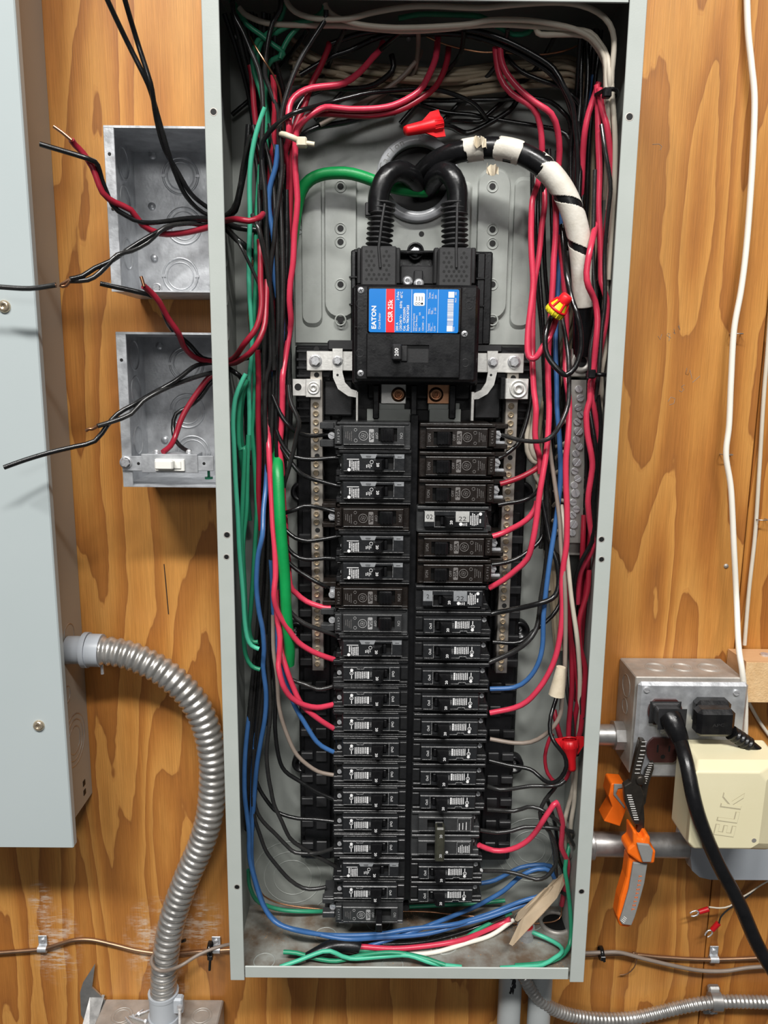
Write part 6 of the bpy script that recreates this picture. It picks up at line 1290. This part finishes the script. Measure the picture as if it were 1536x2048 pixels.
MB().box(bx0+14, bx1-14, bz0+20, bz1-14, 63, 72, 2).build('plug_base', M['ivory'], ek)
m = MB()
q = P(1459, 1631, 126); a = 82; text_mb(m, 'ELK', q.x, q.z, 126.1, 19, a, bold=.035, sx=.95, spacing=1.15)
m.build('embossed_letters', M['ivory_shade'], ek)
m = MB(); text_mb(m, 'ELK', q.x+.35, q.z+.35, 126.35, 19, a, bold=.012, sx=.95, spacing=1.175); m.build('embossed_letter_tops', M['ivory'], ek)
p = P(1508, 1681, 126); MB().disc((p.x, -126, p.z), Y, 2.3, .15, 14).build('screw_hole', M['galv_dull'], ek)
# conduit nipples between panel and the boxes
np_ = thing('conduit_nipple', 'short conduit fitting between panel side and the junction box', 'conduit fitting', tuple(P(1215, 1470, 25)))
z = P(1215, 1470, 25).z; m = MB(); m.cyl((181.5, -25, z), (222, -25, z), 11.5, n=22); m.cyl((222, -25, z), (232, -25, z), 16, n=8, smooth=False); m.build('fitting', M['emt'], np_)
hc = thing('steel_conduit', 'horizontal steel conduit from the panel side below the pliers', 'conduit', tuple(P(1300, 1688, 28)))
z = P(1300, 1688, 28).z; x1 = P(1384, 1688, 28).x
MB().cyl((181.5, -28, z), (x1, -28, z-1.5), 13.4, n=28).build('pipe', M['emt'], hc)
m = MB(); m.cyl((181.5, -28, z), (205, -28, z), 17, n=24); m.lathe((205, -28, z), (1, 0, 0), [(17, 0), (17.6, .6), (17, 1.5), (13.4, 1.6)], 24); m.cyl((198, -45, z+4), (198, -48, z+4), 4.5, n=12); m.build('coupling', M['emt'], hc)
# conduit body with cover
cbd = thing('junction_fitting', 'grey cast conduit body with rounded cover under the transformer', 'conduit body', tuple(P(1480, 1700, 28)))
m = MB(); x0 = P(1384, 1700, 44).x; zt, zb = P(1440, 1640, 44).z, P(1440, 1762, 44).z
pts = [(x0, zt), (x0+170, zt), (x0+170, zb), (x0+24, zb), (x0+12, zb+3), (x0+3, zb+11), (x0, zb+26)]
m.prism(pts, 1, 42); m.build('box_body', M['cond'], cbd)
m = MB(); pts2 = [(x0+1, zt), (x0+172, zt), (x0+172, zb-3), (x0+24, zb-3), (x0+11, zb+0), (x0+1, zb+9), (x0-2, zb+26)]; m.prism(pts2, 2, 7); m.build('rim', M['galv'], cbd)
m = MB(); p = P(1396, 1730, 20); m.lathe((p.x-6, -14, p.z), Y, [(5, 0), (4.6, 3), (.1, 4.6)], 16); m.build('screw', M['zinc'], cbd)
MB().pbox(1372, 1712, 1402, 1722, 8, 16, 1).build('lug', M['cond'], cbd)
# ------------------------------------------------------------------ pliers hanging from the box
ps = thing('pliers', 'black-jawed pliers with orange and grey grips hanging by the junction box', 'pliers', tuple(P(1285, 1600, 70)))
def flat(poly, d0, d1, name, mt, bev=.0012, parent=None):
    o = MB().pprism(poly, d0, d1).build(name, mt, parent or ps); b = o.modifiers.new('bevel', 'BEVEL'); b.width = bev; b.segments = 2; return o
def pc(*l): return [(1136+x/3.84, 1200+y/3.84) for x, y in l]
flat(pc((555, 1075), (595, 1080), (600, 1180), (560, 1330), (548, 1400), (590, 1500), (560, 1640), (548, 1730), (510, 1730), (440, 1560), (430, 1430), (480, 1400), (520, 1210)), 68, 76, 'jaw_left', M['steel_blk'])
flat(pc((660, 1240), (662, 1300), (620, 1430), (600, 1560), (560, 1620), (540, 1500), (580, 1400), (600, 1310), (640, 1255)), 64, 69, 'jaw_right', M['steel_blk'])
flat(pc((530, 1480), (580, 1480), (590, 1700), (580, 1850), (535, 1840), (530, 1700)), 66, 72, 'shank', M['steel_blk'])
m = MB(); ed = pc((598, 1090), (585, 1180), (560, 1250), (545, 1330))
for i in range(9):
    t_ = i/8; k0 = int(t_*2.999); u = t_*3-k0; a, b = ed[k0], ed[k0+1]; q = P(a[0]+(b[0]-a[0])*u-3, a[1]+(b[1]-a[1])*u, 76.2); m.box(q.x-3, q.x+2.2, q.z-.7, q.z+.5, 75.6, 76.8, .2)
for i in range(10):
    q = P(1136+(640-i*6)/3.84, 1200+(1255+i*17)/3.84, 69.4); m.box(q.x-2.4, q.x+2, q.z-.5, q.z+.5, 68.6, 69.8, .2)
for i in range(12):
    q = P(1136+(470+i*5)/3.84, 1200+(1500+i*17)/3.84, 76.2); m.box(q.x-2.6, q.x+2.6, q.z-.5, q.z+.5, 75.4, 76.8, .2)
m.build('jaw_teeth', M['emt'], ps)
q = P(1281, 1560, 76); MB().lathe((q.x, -72, q.z), Y, [(5, 0), (5, 5.5), (4, 6.4), (.1, 6.4)], 18).build('pivot', M['steel_blk'], ps)
# front grip
def qc(*l): return [(1136+x/3.84, 1600+y/3.84) for x, y in l]
g = flat(qc((500, 235), (530, 250), (540, 290), (575, 310), (600, 262), (635, 290), (632, 365), (678, 395), (665, 490), (560, 488), (455, 415), (462, 375), (500, 345)), 60, 84, 'grip_collar', M['orange'], .003)
flat(qc((530, 335), (625, 345), (655, 390), (640, 480), (575, 480), (540, 380)), 84, 87, 'grip_collar_pad', M['greyrub'], .001)
flat(qc((470, 440), (612, 480), (590, 640), (545, 820), (500, 960), (470, 985), (395, 975), (378, 900), (400, 770), (450, 600)), 60, 78, 'grip', M['orange'], .003)
gp = flat(qc((502, 482), (612, 490), (588, 640), (545, 800), (515, 900), (488, 966), (418, 958), (398, 930), (420, 860), (468, 690)), 78, 81, 'grip_pad', M['greyrub'], .001)
m = MB()
for i, (c_, x, y) in enumerate(zip('abcdefghi', (556, 550, 545, 538, 532, 524, 516, 508, 500), (585, 620, 653, 686, 716, 748, 778, 808, 838))):
    q = P(1136+x/3.84, 1600+y/3.84, 81); 
    m.box(q.x-1.6, q.x+1.6, q.z-.35, q.z+.35, 80.8, 81.15); m.box(q.x-1.5, q.x-1.1, q.z-1.8, q.z+1.2, 80.8, 81.15); 
    if i % 2: m.box(q.x+1.0, q.x+1.4, q.z-1.6, q.z+1.4, 80.8, 81.15)
m.build('worn_lettering', M['orange'], gp)
m = MB()
for i in range(4): 
    a, b = P(1136+(405+i*8)/3.84, 1600+(925-i*10)/3.84, 81), P(1136+(432+i*6)/3.84, 1600+(945-i*11)/3.84, 81); m.tube([a, b], .35, 5)
m.build('grip_ribs', M['white_plastic'], gp)
# rear grip
flat(pc((330, 1420), (340, 1410), (440, 1418), (452, 1600), (400, 1740), (275, 1700), (340, 1590), (312, 1510)), 28, 50, 'rear_grip', M['orange'], .003)
flat(pc((355, 1415), (440, 1418), (445, 1440), (385, 1450), (370, 1490), (440, 1590), (435, 1606), (350, 1500)), 50, 51.5, 'rear_grip_pad', M['greyrub'], .0005)
# ------------------------------------------------------------------ wood block and cables at the right
wbk = thing('wood_block', 'rough-sawn pine block fixed to the wall at the right edge', 'wood block', tuple(P(1500, 1350, 0)))
bx = P(1455, 1300, 0).x; q1 = P(1484, 1405, 38)
zt = P(1455, 1297, 0).z; zb = q1.z; xr = q1.x
m = MB(); m.add([(bx, -1, zt), (bx+120, -1, zt), (bx+120, -38, zt), (xr, -38, zt), (bx, -1, zb+2), (bx+120, -1, zb), (bx+120, -38, zb), (xr, -38, zb)], [(0, 1, 2, 3), (3, 2, 6, 7), (0, 3, 7, 4), (4, 7, 6, 5), (1, 5, 6, 2), (0, 4, 5, 1)]); m.build('block', M['pine'], wbk)
MB().box(xr+.3, xr+80, zb+.5, zt-.8, 38, 38.6, .2).build('sawn_face', M['pine_end'], wbk)
p = P(1531, 1295, 20); m = MB(); m.cyl((p.x, -20, zt), (p.x, -20, zt+2), 4.5, n=14); m.build('nail_head', M['zinc'], wbk)
tubething('white_cable', 'long thin white cable hanging down the right side of the wall', 'cable', '1493,-30,6 1496,60 1503,130 1509,200 1506,300 1500,400 1492,500 1482,580 1468,660 1462,760 1458,850 1452,910 1462,980 1468,1100 1473,1200@20 1477,1290@44 1484,1340@54 1490,1400@50 1490,1470@44 1488,1530@36', 6, 3.0, M['w_w'])
tubething('beige_cable', 'thin beige cable near the right edge passing behind the wood block', 'cable', '1560,380,3 1545,560 1535,700 1527,800 1518,950 1510,1070 1498,1180 1489,1290@3', 3, 2.1, M['w_W'])
tubething('beige_cable', 'thin beige cable running down-right from the wood block', 'cable', '1484,1380,3 1500,1410 1520,1445 1545,1480', 3, 2.0, M['w_W'])
for (s, c_, l) in (('1560,1750,20 1522,1770 1500,1785 1480,1797 1460,1812 1440,1816 1418,1814', 'w_W', 'cream thermostat wire with crimped fork below the conduit body'), ('1518,1772,17 1498,1790 1478,1806 1455,1820 1441,1835 1438,1848', 'w_k', 'dark thermostat wire with crimped fork below the conduit body')):
    tubething('thin_wire', l, 'wire', s, 20, .9, M[c_])
for x, y, x2, y2, l in ((1417, 1818, 1398, 1824, 'red fork terminal pointing left on the cream wire'), (1437, 1846, 1424, 1860, 'red fork terminal pointing down on the dark wire')):
    a, b = P(x, y, 17), P(x2, y2, 17); t = thing('fork_terminal', l, 'wire terminal', tuple(a)); d_ = (b-a).normalized(); s_ = Vector((-d_.z, 0, d_.x))
    MB().cyl(a, b, 3.1, 2.8, 12).build('sleeve', M['redcap_d'], t); m = MB()
    for q in (1, -1): m.tube([b, b+d_*3+s_*q*3, b+d_*7+s_*q*3.2, b+d_*10+s_*q*2], .9, 6)
    m.build('fork', M['zinc'], t)
# pencil scribbles and knots on the plywood are part of its grain; three small holes
for i, (x, y) in enumerate(((1452, 1132), )):
    p = P(x, y, -1); o = MB().lathe(tuple(p), Y, [(2.6, 0), (2.4, 1), (.1, 1.3)], 12).build('nail_head', M['galv_dull']); tag(o, 'small nail head in the plywood right of the panel', 'nail')

for x, y, l in ((1470, 668, 'upper staple over the long white cable'), (1450, 908, 'lower staple over the long white cable'), (1519, 1037, 'staple over the thin beige cable')):
    p = P(x, y, 0); r = 5.5; o = MB().tube([(p.x-r, 0, p.z), (p.x-r, -6, p.z), (p.x-r+2, -9.5, p.z), (p.x+r-2, -9.5, p.z), (p.x+r, -6, p.z), (p.x+r, 0, p.z)], .6, 6).build('cable_staple', M['emt']); tag(o, l, 'staple')
